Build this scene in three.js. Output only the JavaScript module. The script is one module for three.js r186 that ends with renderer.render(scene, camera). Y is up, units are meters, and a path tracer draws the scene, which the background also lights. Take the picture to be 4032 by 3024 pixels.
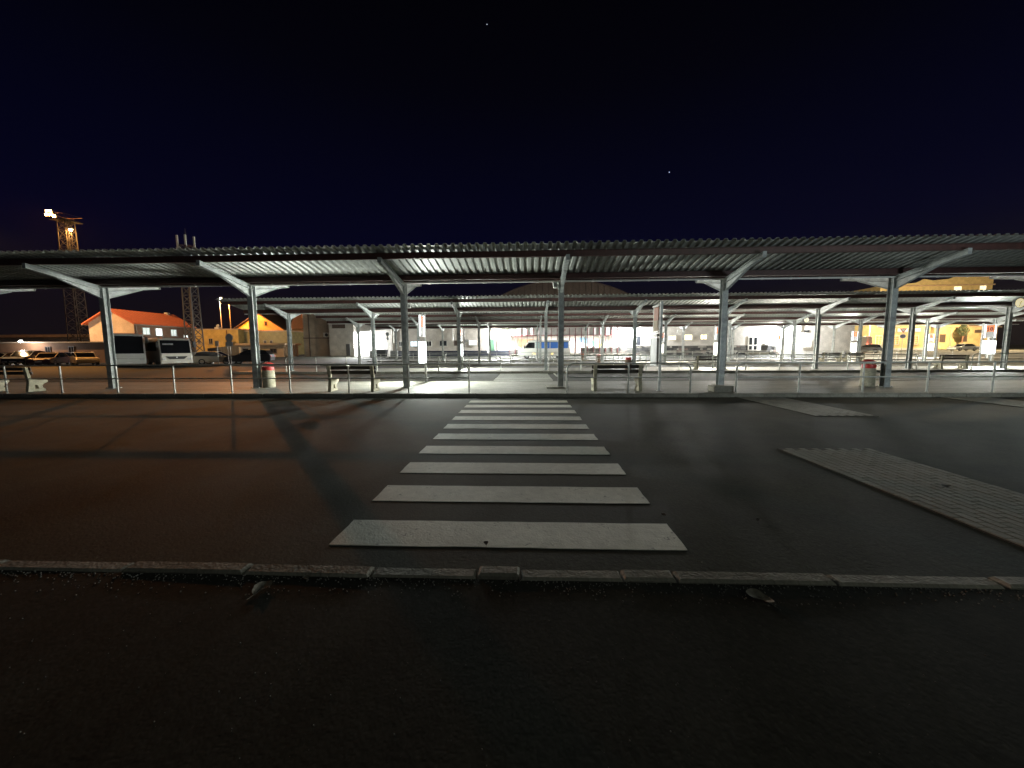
import * as THREE from 'three';
import { mergeGeometries } from 'three/addons/utils/BufferGeometryUtils.js';
import { RoundedBoxGeometry } from 'three/addons/geometries/RoundedBoxGeometry.js';
import { FontLoader } from 'three/addons/loaders/FontLoader.js';
import { TextGeometry } from 'three/addons/geometries/TextGeometry.js';
import { RectAreaLightUniformsLib } from 'three/addons/lights/RectAreaLightUniformsLib.js';

// ---------------------------------------------------------------- camera, sky, exposure
const scene = new THREE.Scene();
const EYE = 1.65;
const camera = new THREE.PerspectiveCamera(2 * Math.atan(1512 / 1481) * 180 / Math.PI, 4 / 3, 0.1, 1500);
{
  const pitch = 0.0955, roll = -0.0058, yaw = 0.0408;
  const fw = new THREE.Vector3(-Math.sin(yaw) * Math.cos(pitch), -Math.sin(pitch), -Math.cos(yaw) * Math.cos(pitch));
  const r0 = new THREE.Vector3(Math.cos(yaw), 0, -Math.sin(yaw)), u0 = new THREE.Vector3().crossVectors(r0, fw);
  const r = r0.clone().multiplyScalar(Math.cos(roll)).addScaledVector(u0, Math.sin(roll));
  const u = u0.clone().multiplyScalar(Math.cos(roll)).addScaledVector(r0, -Math.sin(roll));
  camera.quaternion.setFromRotationMatrix(new THREE.Matrix4().makeBasis(r, u, fw.clone().negate()));
  camera.position.set(0, EYE, 0);
}
const renderer = new THREE.WebGLRenderer({ antialias: true });
renderer.setSize(1024, 768);
renderer.toneMapping = THREE.LinearToneMapping;
renderer.toneMappingExposure = 1;
renderer.shadowMap.enabled = true;
RectAreaLightUniformsLib.init();
{ // clear night sky: navy overhead, a brown-grey town glow along the horizon
  const W = 256, H = 128, d = new Float32Array(W * H * 4);
  const stops = [[0, 0.0055, 0.0038, 0.0050], [6, 0.0030, 0.0023, 0.0062], [13, 0.0004, 0.0007, 0.0105], [22, 0.0001, 0.0004, 0.0070], [32, 0.0001, 0.0002, 0.0026], [46, 0.00003, 0.00006, 0.0006], [90, 0.00003, 0.00004, 0.0003]];
  for (let j = 0; j < H; j++) {
    const e = Math.max(0, ((j + 0.5) / H - 0.5) * 180);
    let k = 0; while (k < stops.length - 2 && e > stops[k + 1][0]) k++;
    const t = (e - stops[k][0]) / (stops[k + 1][0] - stops[k][0]);
    for (let i = 0; i < W; i++) {
      const o = (j * W + i) * 4;
      for (let c = 0; c < 3; c++) d[o + c] = stops[k][c + 1] + (stops[k + 1][c + 1] - stops[k][c + 1]) * t;
      d[o + 3] = 1;
    }
  }
  const sky = new THREE.DataTexture(d, W, H, THREE.RGBAFormat, THREE.FloatType);
  sky.mapping = THREE.EquirectangularReflectionMapping; sky.magFilter = THREE.LinearFilter; sky.minFilter = THREE.LinearFilter; sky.needsUpdate = true;
  scene.background = sky; scene.environment = sky;
}

// ---------------------------------------------------------------- helpers
let seed = 12345;
const rnd = () => { seed = (seed * 1664525 + 1013904223) >>> 0; return seed / 4294967296; };
const rr = (a, b) => a + (b - a) * rnd();
const taken = new Map();
function numbered(n) { const k = taken.get(n) || 0; taken.set(n, k + 1); return k ? n + '_' + String(k).padStart(3, '0') : n; }
function tag(o, label, category, group, kind) {
  if (label) o.userData.label = label;
  if (category) o.userData.category = category;
  if (group) o.userData.group = group;
  if (kind) o.userData.kind = kind;
  return o;
}
function thing(name, label, category, pos = [0, 0, 0], turn = 0, group) {
  const o = new THREE.Group(); o.name = numbered(name); o.position.set(...pos); o.rotation.y = turn; scene.add(o);
  return tag(o, label, category, group);
}
// uv in metres from the dominant axis of each face
function metreUV(g) {
  if (g.index) g = g.toNonIndexed();
  const p = g.attributes.position, uv = new Float32Array(p.count * 2);
  const a = new THREE.Vector3(), b = new THREE.Vector3(), c = new THREE.Vector3(), n = new THREE.Vector3();
  for (let i = 0; i < p.count; i += 3) {
    a.fromBufferAttribute(p, i); b.fromBufferAttribute(p, i + 1); c.fromBufferAttribute(p, i + 2);
    n.crossVectors(b.clone().sub(a), c.clone().sub(a));
    const ax = Math.abs(n.x), ay = Math.abs(n.y), az = Math.abs(n.z);
    for (let k = 0; k < 3; k++) {
      const v = [a, b, c][k], o = (i + k) * 2;
      if (ay >= ax && ay >= az) { uv[o] = v.x; uv[o + 1] = v.z; } else if (az >= ax) { uv[o] = v.x; uv[o + 1] = v.y; } else { uv[o] = v.z; uv[o + 1] = v.y; }
    }
  }
  g.setAttribute('uv', new THREE.BufferAttribute(uv, 2));
  for (const k of Object.keys(g.attributes)) if (!['position', 'normal', 'uv'].includes(k)) g.deleteAttribute(k);
  return g;
}
function join(list) {
  const l = (Array.isArray(list) ? list : [list]).map((g) => metreUV(g));
  return l.length === 1 ? l[0] : mergeGeometries(l);
}
function mesh(name, geo, mat) {
  const m = new THREE.Mesh(geo, mat); m.name = name; m.castShadow = true; m.receiveShadow = true; return m;
}
function part(name, geos, mat, parent, pos, turn) {
  const m = mesh(name, Array.isArray(geos) || !geos.userData.ready ? join(geos) : geos, mat);
  if (pos) m.position.set(...pos);
  if (turn) m.rotation.y = turn;
  parent.add(m); return m;
}
const ready = (g) => { g = join(g); g.userData.ready = true; return g; };
function struct(name, geos, mat, label) {
  const m = mesh(numbered(name), join(geos), mat); scene.add(m); tag(m, label, null, null, 'structure'); return m;
}
const box = (x0, x1, y0, y1, z0, z1) => { const g = new THREE.BoxGeometry(Math.abs(x1 - x0), Math.abs(y1 - y0), Math.abs(z1 - z0)); g.translate((x0 + x1) / 2, (y0 + y1) / 2, (z0 + z1) / 2); return g; };
const rbox = (x0, x1, y0, y1, z0, z1, r = 0.02, s = 2) => { const g = new RoundedBoxGeometry(Math.abs(x1 - x0), Math.abs(y1 - y0), Math.abs(z1 - z0), s, r); g.translate((x0 + x1) / 2, (y0 + y1) / 2, (z0 + z1) / 2); return g; };
function bar(a, b, r, seg = 10) { // round bar between two points
  const A = new THREE.Vector3(...a), B = new THREE.Vector3(...b), d = B.clone().sub(A), L = d.length();
  const g = new THREE.CylinderGeometry(r, r, L, seg); g.translate(0, L / 2, 0);
  g.applyQuaternion(new THREE.Quaternion().setFromUnitVectors(new THREE.Vector3(0, 1, 0), d.normalize())); g.translate(...a); return g;
}
function beam(a, b, w, h) { // square bar between two points, h in the plane of the vertical
  const A = new THREE.Vector3(...a), B = new THREE.Vector3(...b), d = B.clone().sub(A), L = d.length();
  const g = new THREE.BoxGeometry(w, h, L); g.translate(0, 0, L / 2);
  const m = new THREE.Matrix4().lookAt(B, A, Math.abs(d.y) / L > 0.95 ? new THREE.Vector3(0, 0, 1) : new THREE.Vector3(0, 1, 0));
  g.applyMatrix4(m); g.translate(...a); return g;
}
function extrude(pts, depth, bevel = 0, holes = []) { // outline in x,y pushed along z, centred
  const s = new THREE.Shape(pts.map((p) => new THREE.Vector2(p[0], p[1])));
  for (const h of holes) s.holes.push(new THREE.Path(h.map((p) => new THREE.Vector2(p[0], p[1]))));
  const g = new THREE.ExtrudeGeometry(s, { depth: depth - 2 * bevel, bevelEnabled: bevel > 0, bevelSize: bevel, bevelThickness: bevel, bevelOffset: -bevel, bevelSegments: 2 });
  g.translate(0, 0, -(depth - 2 * bevel) / 2); return g;
}
const sideways = (g) => { g.rotateY(-Math.PI / 2); return g; };   // outline x,y -> z,y pushed along x
function bevelBox(w, h, d, b) { // block with chamfered upper edges, base at y 0
  const x = w / 2, z = d / 2, v = [[-x, 0, -z], [x, 0, -z], [x, 0, z], [-x, 0, z], [-x, h - b, -z], [x, h - b, -z], [x, h - b, z], [-x, h - b, z], [-x + b, h, -z + b], [x - b, h, -z + b], [x - b, h, z - b], [-x + b, h, z - b]];
  const f = []; for (let r = 0; r < 2; r++) for (let i = 0; i < 4; i++) { const a = r * 4 + i, c = r * 4 + (i + 1) % 4; f.push(a, a + 4, c, c, a + 4, c + 4); }
  f.push(8, 11, 9, 9, 11, 10);
  const g = new THREE.BufferGeometry(); g.setAttribute('position', new THREE.Float32BufferAttribute(f.flatMap((i) => v[i]), 3)); g.computeVertexNormals(); return g;
}
// tiling noise
function lattice(n, s) { let q = s >>> 0; const a = new Float32Array(n * n); for (let i = 0; i < n * n; i++) { q = (q * 1664525 + 1013904223) >>> 0; a[i] = q / 4294967296; } return a; }
function tileNoise(n, s) {
  const a = lattice(n, s);
  return (u, v) => {
    const x = u * n, y = v * n, i = Math.floor(x), j = Math.floor(y), fx = x - i, fy = y - j, sx = fx * fx * (3 - 2 * fx), sy = fy * fy * (3 - 2 * fy);
    const at = (p, q) => a[(((q % n) + n) % n) * n + (((p % n) + n) % n)];
    const t = at(i, j) + (at(i + 1, j) - at(i, j)) * sx, w = at(i, j + 1) + (at(i + 1, j + 1) - at(i, j + 1)) * sx;
    return t + (w - t) * sy;
  };
}
function tex(size, f, srgb, tile) {
  const d = new Uint8Array(size * size * 4);
  for (let j = 0; j < size; j++) for (let i = 0; i < size; i++) {
    const c = f((i + 0.5) / size, (j + 0.5) / size), o = (j * size + i) * 4, q = Array.isArray(c) ? c : [c, c, c];
    for (let k = 0; k < 3; k++) d[o + k] = Math.max(0, Math.min(255, q[k] * 255)); d[o + 3] = 255;
  }
  const t = new THREE.DataTexture(d, size, size); t.wrapS = t.wrapT = THREE.RepeatWrapping; t.magFilter = THREE.LinearFilter; t.minFilter = THREE.LinearMipmapLinearFilter; t.generateMipmaps = true;
  if (srgb) t.colorSpace = THREE.SRGBColorSpace; t.repeat.set(1 / tile, 1 / tile); t.needsUpdate = true; return t;
}
const N = { a: tileNoise(5, 1), b: tileNoise(13, 2), c: tileNoise(41, 3), d: tileNoise(140, 4), e: tileNoise(300, 5), f: tileNoise(7, 6), g: tileNoise(29, 7) };
const T = {};
const aspH = (u, v) => 0.45 * N.e(u, v) + 0.35 * N.d(u, v) + 0.2 * N.c(u, v);
T.asphalt = tex(1024, (u, v) => { const s = N.e(u, v), st = s > 0.86 ? (s - 0.86) * 2.2 : 0; const w = 0.80 + 0.16 * (N.d(u, v) - 0.5) + 0.12 * (N.a(u, v) - 0.5) + 0.1 * (N.b(u, v) - 0.5) - 0.22 * Math.max(0, N.g(u, v) - 0.8) + st; return [w, w * 0.99, w * 0.965]; }, true, 3.1);
T.asphaltB = tex(1024, aspH, false, 3.1);
T.concrete = tex(512, (u, v) => { const w = 0.84 + 0.16 * (N.a(u, v) - 0.5) + 0.14 * (N.c(u, v) - 0.5) + 0.12 * (N.d(u, v) - 0.5); return [w, w * 0.99, w * 0.96]; }, true, 1.7);
T.concreteB = tex(512, (u, v) => 0.5 * N.d(u, v) + 0.3 * N.c(u, v) + 0.2 * N.g(u, v), false, 1.7);
T.paint = tex(1024, (u, v) => { const w = 0.9 + 0.1 * (N.a(u, v) - 0.5) + 0.08 * (N.c(u, v) - 0.5) + 0.06 * (N.e(u, v) - 0.5), k = Math.max(0, N.d(u, v) * 0.6 + N.g(u, v) * 0.55 - 0.9) * 1.6; const q = w - k; return [q, q * 0.99, q * 0.97]; }, true, 2.3);
T.plaster = tex(512, (u, v) => { const w = 0.9 + 0.12 * (N.f(u, v) - 0.5) + 0.07 * (N.c(u, v) - 0.5) + 0.05 * (N.d(u, v) - 0.5); return [w, w * 0.99, w * 0.975]; }, true, 4.3);
T.metal = tex(512, (u, v) => { const w = 0.88 + 0.16 * (N.b(u, v) - 0.5) + 0.12 * (N.c(u, v) - 0.5) + 0.06 * (N.d(u, v) - 0.5); return [w, w, w * 0.985]; }, true, 1.9);
T.metalR = tex(512, (u, v) => 0.72 + 0.3 * (N.c(u, v) - 0.5) + 0.25 * (N.b(u, v) - 0.5), false, 1.9);
T.wood = tex(256, (u, v) => { const w = 0.8 + 0.3 * (N.c(u * 0.25, v) - 0.5) + 0.2 * (N.d(u * 0.3, v) - 0.5); return [w, w * 0.95, w * 0.9]; }, true, 0.8);

function M(name, c, rough = 0.7, metal = 0, o = {}) {
  const m = new THREE.MeshPhysicalMaterial({ roughness: rough, metalness: metal, ...o }); m.color.setRGB(...c); m.name = name; return m;
}
const emit = (name, c, k, base = [0.6, 0.6, 0.6]) => { const m = M(name, base, 0.5); m.emissive.setRGB(...c); m.emissiveIntensity = k; return m; };
const mats = {
  road: M('asphalt road', [0.050, 0.052, 0.040], 0.9, 0, { specularIntensity: 0.5, map: T.asphalt, bumpMap: T.asphaltB, bumpScale: 0.002 }),
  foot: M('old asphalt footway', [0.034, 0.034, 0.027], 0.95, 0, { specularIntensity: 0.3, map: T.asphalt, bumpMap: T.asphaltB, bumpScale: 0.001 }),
  platform: M('platform concrete', [0.27, 0.265, 0.24], 0.75, 0, { map: T.concrete, bumpMap: T.concreteB, bumpScale: 0.002 }),
  kerb: M('kerb concrete', [0.26, 0.25, 0.215], 0.88, 0, { map: T.concrete, bumpMap: T.concreteB, bumpScale: 0.006 }),
  kerb2: M('kerb concrete darker', [0.22, 0.212, 0.18], 0.88, 0, { map: T.concrete, bumpMap: T.concreteB, bumpScale: 0.006 }),
  paver: M('grey paver', [0.26, 0.255, 0.225], 0.88, 0, { map: T.concrete, bumpMap: T.concreteB, bumpScale: 0.004 }),
  paver2: M('grey paver darker', [0.235, 0.23, 0.2], 0.9, 0, { map: T.concrete, bumpMap: T.concreteB, bumpScale: 0.004 }),
  paver3: M('grey paver lighter', [0.28, 0.275, 0.242], 0.86, 0, { map: T.concrete, bumpMap: T.concreteB, bumpScale: 0.004 }),
  joint: M('sandy joint', [0.05, 0.046, 0.038], 0.95, 0, { map: T.concrete }),
  line: M('road paint', [0.66, 0.67, 0.61], 0.72, 0, { map: T.paint, bumpMap: T.asphaltB, bumpScale: 0.003 }),
  column: M('grey-blue steel paint', [0.40, 0.425, 0.43], 0.5, 0, { map: T.metal }),
  purlin: M('oxide red steel', [0.075, 0.028, 0.024], 0.55, 0, { map: T.metal }),
  sheet: M('zinc roof sheet', [0.35, 0.365, 0.35], 0.62, 0.0, { map: T.metal, roughnessMap: T.metalR }),
  sheet2: M('zinc roof sheet duller', [0.30, 0.312, 0.30], 0.68, 0.0, { map: T.metal, roughnessMap: T.metalR }),
  pipe: M('white plastic pipe', [0.62, 0.62, 0.58], 0.3),
  rail: M('pale galvanised tube', [0.48, 0.48, 0.45], 0.45, 0.2, { map: T.metal }),
  benchLeg: M('cream concrete', [0.46, 0.43, 0.33], 0.88, 0, { map: T.concrete, bumpMap: T.concreteB, bumpScale: 0.004 }),
  slat: M('dark stained wood', [0.035, 0.027, 0.02], 0.6, 0, { map: T.wood }),
  binBody: M('pale concrete bin', [0.5, 0.47, 0.37], 0.85, 0, { map: T.concrete }),
  binRed: M('red bin liner', [0.42, 0.03, 0.025], 0.5),
  binPebble: M('brown pebble-dash bin', [0.24, 0.17, 0.13], 0.9, 0, { map: T.concrete }),
  black: M('black plastic', [0.015, 0.015, 0.016], 0.5),
  rubber: M('tyre rubber', [0.018, 0.018, 0.018], 0.85),
  rim: M('alloy rim', [0.45, 0.45, 0.46], 0.35, 0.8),
  darkGlass: M('dark car glass', [0.008, 0.009, 0.011], 0.05, 0, { specularIntensity: 1 }),
  white: M('white paint', [0.72, 0.72, 0.70], 0.5, 0, { map: T.metal }),
  grey: M('grey paint', [0.3, 0.31, 0.32], 0.5, 0, { map: T.metal }),
  darkGrey: M('dark grey paint', [0.07, 0.072, 0.076], 0.5),
  steel: M('galvanised steel', [0.42, 0.42, 0.41], 0.45, 0.5, { map: T.metal }),
  shadedOrange: M('orange-brown sign panel', [0.30, 0.10, 0.035], 0.6, 0, { map: T.metal }),  // orange panel of the unlit sign, its shade put into the colour
  orange: M('orange number panel', [0.82, 0.22, 0.05], 0.5),
  panelGrey: M('pale grey panel', [0.5, 0.51, 0.52], 0.5, 0, { map: T.plaster }),
  wallWhite: M('white render', [0.60, 0.585, 0.56], 0.85, 0, { map: T.plaster }),
  wallCream: M('cream render', [0.54, 0.50, 0.455], 0.85, 0, { map: T.plaster }),
  wallTan: M('tan render', [0.42, 0.355, 0.285], 0.88, 0, { map: T.plaster }),
  wallTan2: M('tan render darker', [0.33, 0.28, 0.225], 0.88, 0, { map: T.plaster }),
  brown: M('brown metal cladding', [0.11, 0.075, 0.06], 0.55, 0, { map: T.metal }),
  brownDark: M('brown metal seam', [0.06, 0.035, 0.028], 0.55),
  mullion: M('dark red frame', [0.10, 0.018, 0.02], 0.45),
  stoneA: M('grey stone', [0.13, 0.13, 0.13], 0.85, 0, { map: T.concrete }),
  stoneB: M('pink-grey stone', [0.26, 0.21, 0.2], 0.85, 0, { map: T.concrete }),
  stoneC: M('pale stone', [0.42, 0.42, 0.4], 0.85, 0, { map: T.concrete }),
  stoneD: M('dark stone', [0.055, 0.056, 0.062], 0.85, 0, { map: T.concrete }),
  navy: M('dark blue plinth', [0.025, 0.03, 0.05], 0.7, 0, { map: T.plaster }),
  glass: M('window glass', [0.96, 0.98, 0.98], 0.03, 0, { transmission: 1, thickness: 0 }),
  paneDark: M('dark window pane', [0.02, 0.022, 0.026], 0.08),
  yellow2: M('pale yellow render', [0.62, 0.50, 0.24], 0.85, 0, { map: T.plaster }), yellow: M('yellow render', [0.60, 0.40, 0.12], 0.85, 0, { map: T.plaster }),
  olive: M('olive render', [0.36, 0.28, 0.12], 0.85, 0, { map: T.plaster }),  // yellow render with its shade put into a darker colour
  peach: M('peach render', [0.55, 0.40, 0.27], 0.85, 0, { map: T.plaster }),
  brick: M('brown render', [0.24, 0.13, 0.075], 0.88, 0, { map: T.plaster }),
  roofRed: M('orange tile roof', [0.62, 0.14, 0.045], 0.7, 0, { map: T.metal }),
  roofDark: M('dark brown roof', [0.07, 0.045, 0.035], 0.8, 0, { map: T.metal }),
  green: M('green door', [0.06, 0.14, 0.08], 0.6),
  mastSteel: M('dark weathered steel', [0.07, 0.062, 0.055], 0.6, 0.3, { map: T.metal }), signBack: M('grey sign back', [0.26, 0.27, 0.28], 0.5, 0.4),
  red: M('red sign paint', [0.5, 0.03, 0.03], 0.5),
  signBlue: M('blue sign paint', [0.03, 0.06, 0.22], 0.5),
  foliage: M('dark shrub leaf', [0.05, 0.07, 0.03], 0.8),
  litWarm: emit('lit window warm', [1, 0.86, 0.5], 1.5), litWhite: emit('lit window white', [0.92, 1, 0.98], 2.2), litBlue: emit('lit window bluish', [0.7, 0.88, 1], 1.3), litSoft: emit('lit window dim', [0.8, 0.95, 0.85], 0.75),
};
// ground profile: level under the platforms, rising a little towards the station
const gh = (d) => d < 51.5 ? 0 : d < 62 ? (d - 51.5) * 0.04 : 0.42 + (d - 62) * 0.006;

// ---------------------------------------------------------------- ground
function sheet(xs, zs, y, flatten) {
  const pos = [], idx = [], nx = xs.length;
  for (const z of zs) for (const x of xs) {
    pos.push(x, y + (flatten ? 0 : gh(-z)), z);
  }
  for (let j = 0; j < zs.length - 1; j++) for (let i = 0; i < nx - 1; i++) { const a = j * nx + i; idx.push(a, a + 1, a + nx, a + 1, a + nx + 1, a + nx); }
  const g = new THREE.BufferGeometry(); g.setAttribute('position', new THREE.Float32BufferAttribute(pos, 3));
  g.setIndex(idx.reverse()); g.computeVertexNormals(); return g;
}
const lin = (a, b, n) => Array.from({ length: n + 1 }, (_, i) => a + (b - a) * i / n);
struct('ground', sheet([-400, -200, ...lin(-110, -30, 20), ...lin(-28, 28, 80), ...lin(30, 130, 25), 220, 400], [-2.46, ...lin(-3, -20, 34), ...lin(-21, -60, 60), -62, ...lin(-66, -130, 16), -250, -500].reverse(), 0), mats.road, 'dark grey asphalt road and station yard');
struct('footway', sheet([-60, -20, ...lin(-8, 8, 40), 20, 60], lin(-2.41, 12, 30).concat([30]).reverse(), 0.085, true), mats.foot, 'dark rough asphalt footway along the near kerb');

const stoneGeo = [ready(bevelBox(1.04, 0.33, 0.15, 0.018)), ready(bevelBox(1.035, 0.327, 0.148, 0.022))];
function kerbRow(parent, x0, x1, z) {
  for (let x = x0; x < x1; x += 1.052) {
    const m = part('kerb_stone', stoneGeo[rnd() < 0.5 ? 0 : 1], rnd() < 0.6 ? mats.kerb : mats.kerb2, parent, [x + 0.526, -0.2 + rr(-0.004, 0.004), z + rr(-0.004, 0.004)], rr(-0.004, 0.004));
    m.rotation.z = rr(-0.003, 0.003);
  }
}
{ // kerb at the edge of the footway, stones of uneven length
  const k = new THREE.Group(); k.name = 'near_kerb'; scene.add(k); tag(k, 'worn pale kerb stones between footway and crossing', null, null, 'structure');
  const cuts = [-1.09, -0.35, -0.05, 0.64, 1.0, 2.03, 3.1];
  while (cuts[0] > -14) cuts.unshift(cuts[0] - rr(0.9, 1.06));
  while (cuts[cuts.length - 1] < 14) cuts.push(cuts[cuts.length - 1] + rr(0.95, 1.08));
  for (let i = 0; i < cuts.length - 1; i++) {
    const w = cuts[i + 1] - cuts[i] - rr(0.006, 0.018);
    const m = part('kerb_stone', bevelBox(w, 0.25, 0.118, 0.016), i % 3 ? mats.kerb : mats.kerb2, k, [(cuts[i] + cuts[i + 1]) / 2, -0.15 + rr(-0.01, 0.008), -2.472 + rr(-0.009, 0.009)], rr(-0.018, 0.018));
    m.rotation.x = rr(-0.04, 0.04); m.rotation.z = rr(-0.012, 0.012);
  }
}
const PLAT = [
  { name: 'first_platform', z0: -12.5, z1: -17.35, x0: -27, x1: 27.2 },
  { name: 'second_platform', z0: -24.6, z1: -29.1, x0: -20, x1: 40 },
  { name: 'third_platform', z0: -35.6, z1: -40.1, x0: -20, x1: 46 },
  { name: 'fourth_platform', z0: -46.3, z1: -51.1, x0: -20, x1: 58 },
];
PLAT.forEach((p, i) => {
  const s = struct('platform', box(p.x0 + 0.02, p.x1, -0.1, 0.124, p.z1 + 0.15, p.z0 - 0.15), mats.platform, ['pale grey bus platform beside the road crossing', 'pale grey bus platform behind the short crossing', 'pale grey bus platform between the inner lanes', 'pale grey bus platform facing the station building'][i]);
  kerbRow(s, p.x0, p.x1 - 0.6, p.z0 - 0.075); kerbRow(s, p.x0, p.x1 - 0.6, p.z1 + 0.075);
});
function stripe(parent, x0, x1, z0, z1, name = 'stripe') { // painted bar with slightly uneven edges
  const pts = [], n = 14, w = x1 - x0, h = z0 - z1;
  for (let i = 0; i <= n; i++) pts.push([x0 + w * i / n, -z0 + rr(-0.004, 0.004)]);
  for (let i = 1; i < 4; i++) pts.push([x1 + rr(-0.006, 0.006), -z0 + h * i / 4]);
  for (let i = n; i >= 0; i--) pts.push([x0 + w * i / n, -z1 + rr(-0.004, 0.004)]);
  for (let i = 3; i > 0; i--) pts.push([x0 + rr(-0.006, 0.006), -z0 + h * i / 4]);
  const g = new THREE.ExtrudeGeometry(new THREE.Shape(pts.map((p) => new THREE.Vector2(...p))), { depth: 0.004, bevelEnabled: false });
  g.rotateX(-Math.PI / 2); g.translate(0, 0.001, 0);
  return part(name, g, mats.line, parent);
}
{
  const c = new THREE.Group(); c.name = 'crosswalk'; scene.add(c); tag(c, 'white striped crossing over the near road', null, null, 'structure');
  for (let i = 0; i < 10; i++) { const d = 2.97 + 0.922 * i, s = -0.0125 * (d - 3); stripe(c, -1.68 + s, 1.30 + s * 0.7, -d, -d - 0.46); }
  const e = new THREE.Group(); e.name = 'crosswalk_001'; scene.add(e); tag(e, 'short white striped crossing between first and second platform', null, null, 'structure');
  for (let i = 0; i < 7; i++) { const d = 18.15 + 0.9 * i; stripe(e, -1.72, 1.3, -d, -d - 0.46); }
  const l = new THREE.Group(); l.name = 'lane_marking'; scene.add(l); tag(l, 'short white line beside the inner crossing', null, null, 'structure');
  stripe(l, 1.66, 1.78, -21.7, -24.3, 'line'); stripe(l, 9.2, 11.4, -18.4, -18.52, 'line');
}
const paverGeo = [ready(bevelBox(0.098, 0.06, 0.196, 0.006)), ready(bevelBox(0.096, 0.06, 0.194, 0.008))];
function paverStrip(x0, z0, nx, nz, label) {
  const g = new THREE.Group(); g.name = numbered('paver_strip'); scene.add(g); tag(g, label, null, null, 'structure');
  part('bedding', box(x0 - 0.01, x0 + nx * 0.1015 + 0.01, -0.05, 0.01, z0 + 0.01, z0 - nz * 0.2 - 0.11), mats.joint, g);
  for (let i = 0; i < nx; i++) for (let j = 0; j < nz; j++) {
    const m = part('paver', paverGeo[rnd() < 0.5 ? 0 : 1], [mats.paver, mats.paver, mats.paver2, mats.paver3][Math.floor(rnd() * 4)], g, [x0 + 0.05 + i * 0.1015, -0.043 + rr(-0.002, 0.002), z0 - 0.1 - j * 0.2 - (i % 2) * 0.1], rr(-0.02, 0.02));
    m.rotation.x = rr(-0.006, 0.006); m.rotation.z = rr(-0.008, 0.008);
  }
}
paverStrip(4.05, -2.62, 14, 17, 'pale concrete paver strip running out from the near kerb');
paverStrip(6.8, -9.05, 14, 17, 'pale concrete paver strip running up to the first platform');
paverStrip(13.1, -10.2, 14, 11, 'pale concrete paver strip by the far end of the first platform');

// ---------------------------------------------------------------- platform canopies
const X = (n) => 1.285 + 6.018 * n, BAY = 6.018, armTop = (s) => 4.14 + 0.185 * s;
const sheetGeo = (() => { // trapezoid sheet of one bay, both sides of the valley
  const make = (dir) => {
    const P = [], pitch = BAY / 24, h = 0.06;
    for (let i = 0; i < 24; i++) { const x = i * pitch; P.push([x, 0], [x + 0.10, 0], [x + 0.132, h], [x + 0.218, h]); }
    P.push([BAY, 0]);
    const at = (k, s, t) => [P[k][0], armTop(s) + 0.203 + P[k][1] + t, dir * s];
    const pos = [], q = (a, b, c, d) => pos.push(...a, ...b, ...c, ...a, ...c, ...d), s0 = 0.09, s1 = 2.62, t = 0.004;
    for (let k = 0; k < P.length - 1; k++) {
      q(at(k, s0, 0), at(k + 1, s0, 0), at(k + 1, s1, 0), at(k, s1, 0)); q(at(k, s0, t), at(k, s1, t), at(k + 1, s1, t), at(k + 1, s0, t));
      q(at(k, s1, 0), at(k + 1, s1, 0), at(k + 1, s1, t), at(k, s1, t)); q(at(k, s0, 0), at(k, s0, t), at(k + 1, s0, t), at(k + 1, s0, 0));
    }
    const g = new THREE.BufferGeometry(); g.setAttribute('position', new THREE.Float32BufferAttribute(pos, 3)); g.computeVertexNormals(); return ready(g);
  };
  return { front: make(1), rear: make(-1) };
})();
const colGeo = (() => {
  const h = 4.0, col = ready([box(-0.1, 0.1, 0, h, 0.095, 0.11), box(-0.1, 0.1, 0, h, -0.11, -0.095), box(-0.006, 0.006, 0, h, -0.095, 0.095)]);
  const arm = (d) => {
    const A = [0, armTop(0) - 0.008, 0], B = [0, armTop(2.32) - 0.008, d * 2.32], a = [0, armTop(0) - 0.165, 0], b = [0, armTop(2.32) - 0.165, d * 2.32];
    return ready([beam(A, B, 0.12, 0.014), beam(a, b, 0.12, 0.014), sideways(extrude([[0, armTop(0) - 0.165], [d * 2.32, armTop(2.32) - 0.165], [d * 2.32, armTop(2.32) - 0.01], [0, armTop(0) - 0.01]], 0.01)), box(-0.06, 0.06, armTop(2.32) - 0.17, armTop(2.32), d * 2.315, d * 2.327)]);
  };
  const haunch = (d) => ready([sideways(extrude([[d * 0.11, 3.70], [d * 1.5, armTop(1.5) - 0.18], [d * 0.11, armTop(0.11) - 0.18]], 0.012)), beam([0, 3.70, d * 0.11], [0, armTop(1.5) - 0.18, d * 1.5], 0.11, 0.012)]);
  return { col, armF: arm(1), armR: arm(-1), hF: haunch(1), hR: haunch(-1), plate: ready([box(-0.17, 0.17, 0, 0.02, -0.17, 0.17), ...[[-1, -1], [1, -1], [-1, 1], [1, 1]].map(([a, b]) => bar([a * 0.135, 0.02, b * 0.135], [a * 0.135, 0.055, b * 0.135], 0.014, 6))]) };
})();
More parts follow.
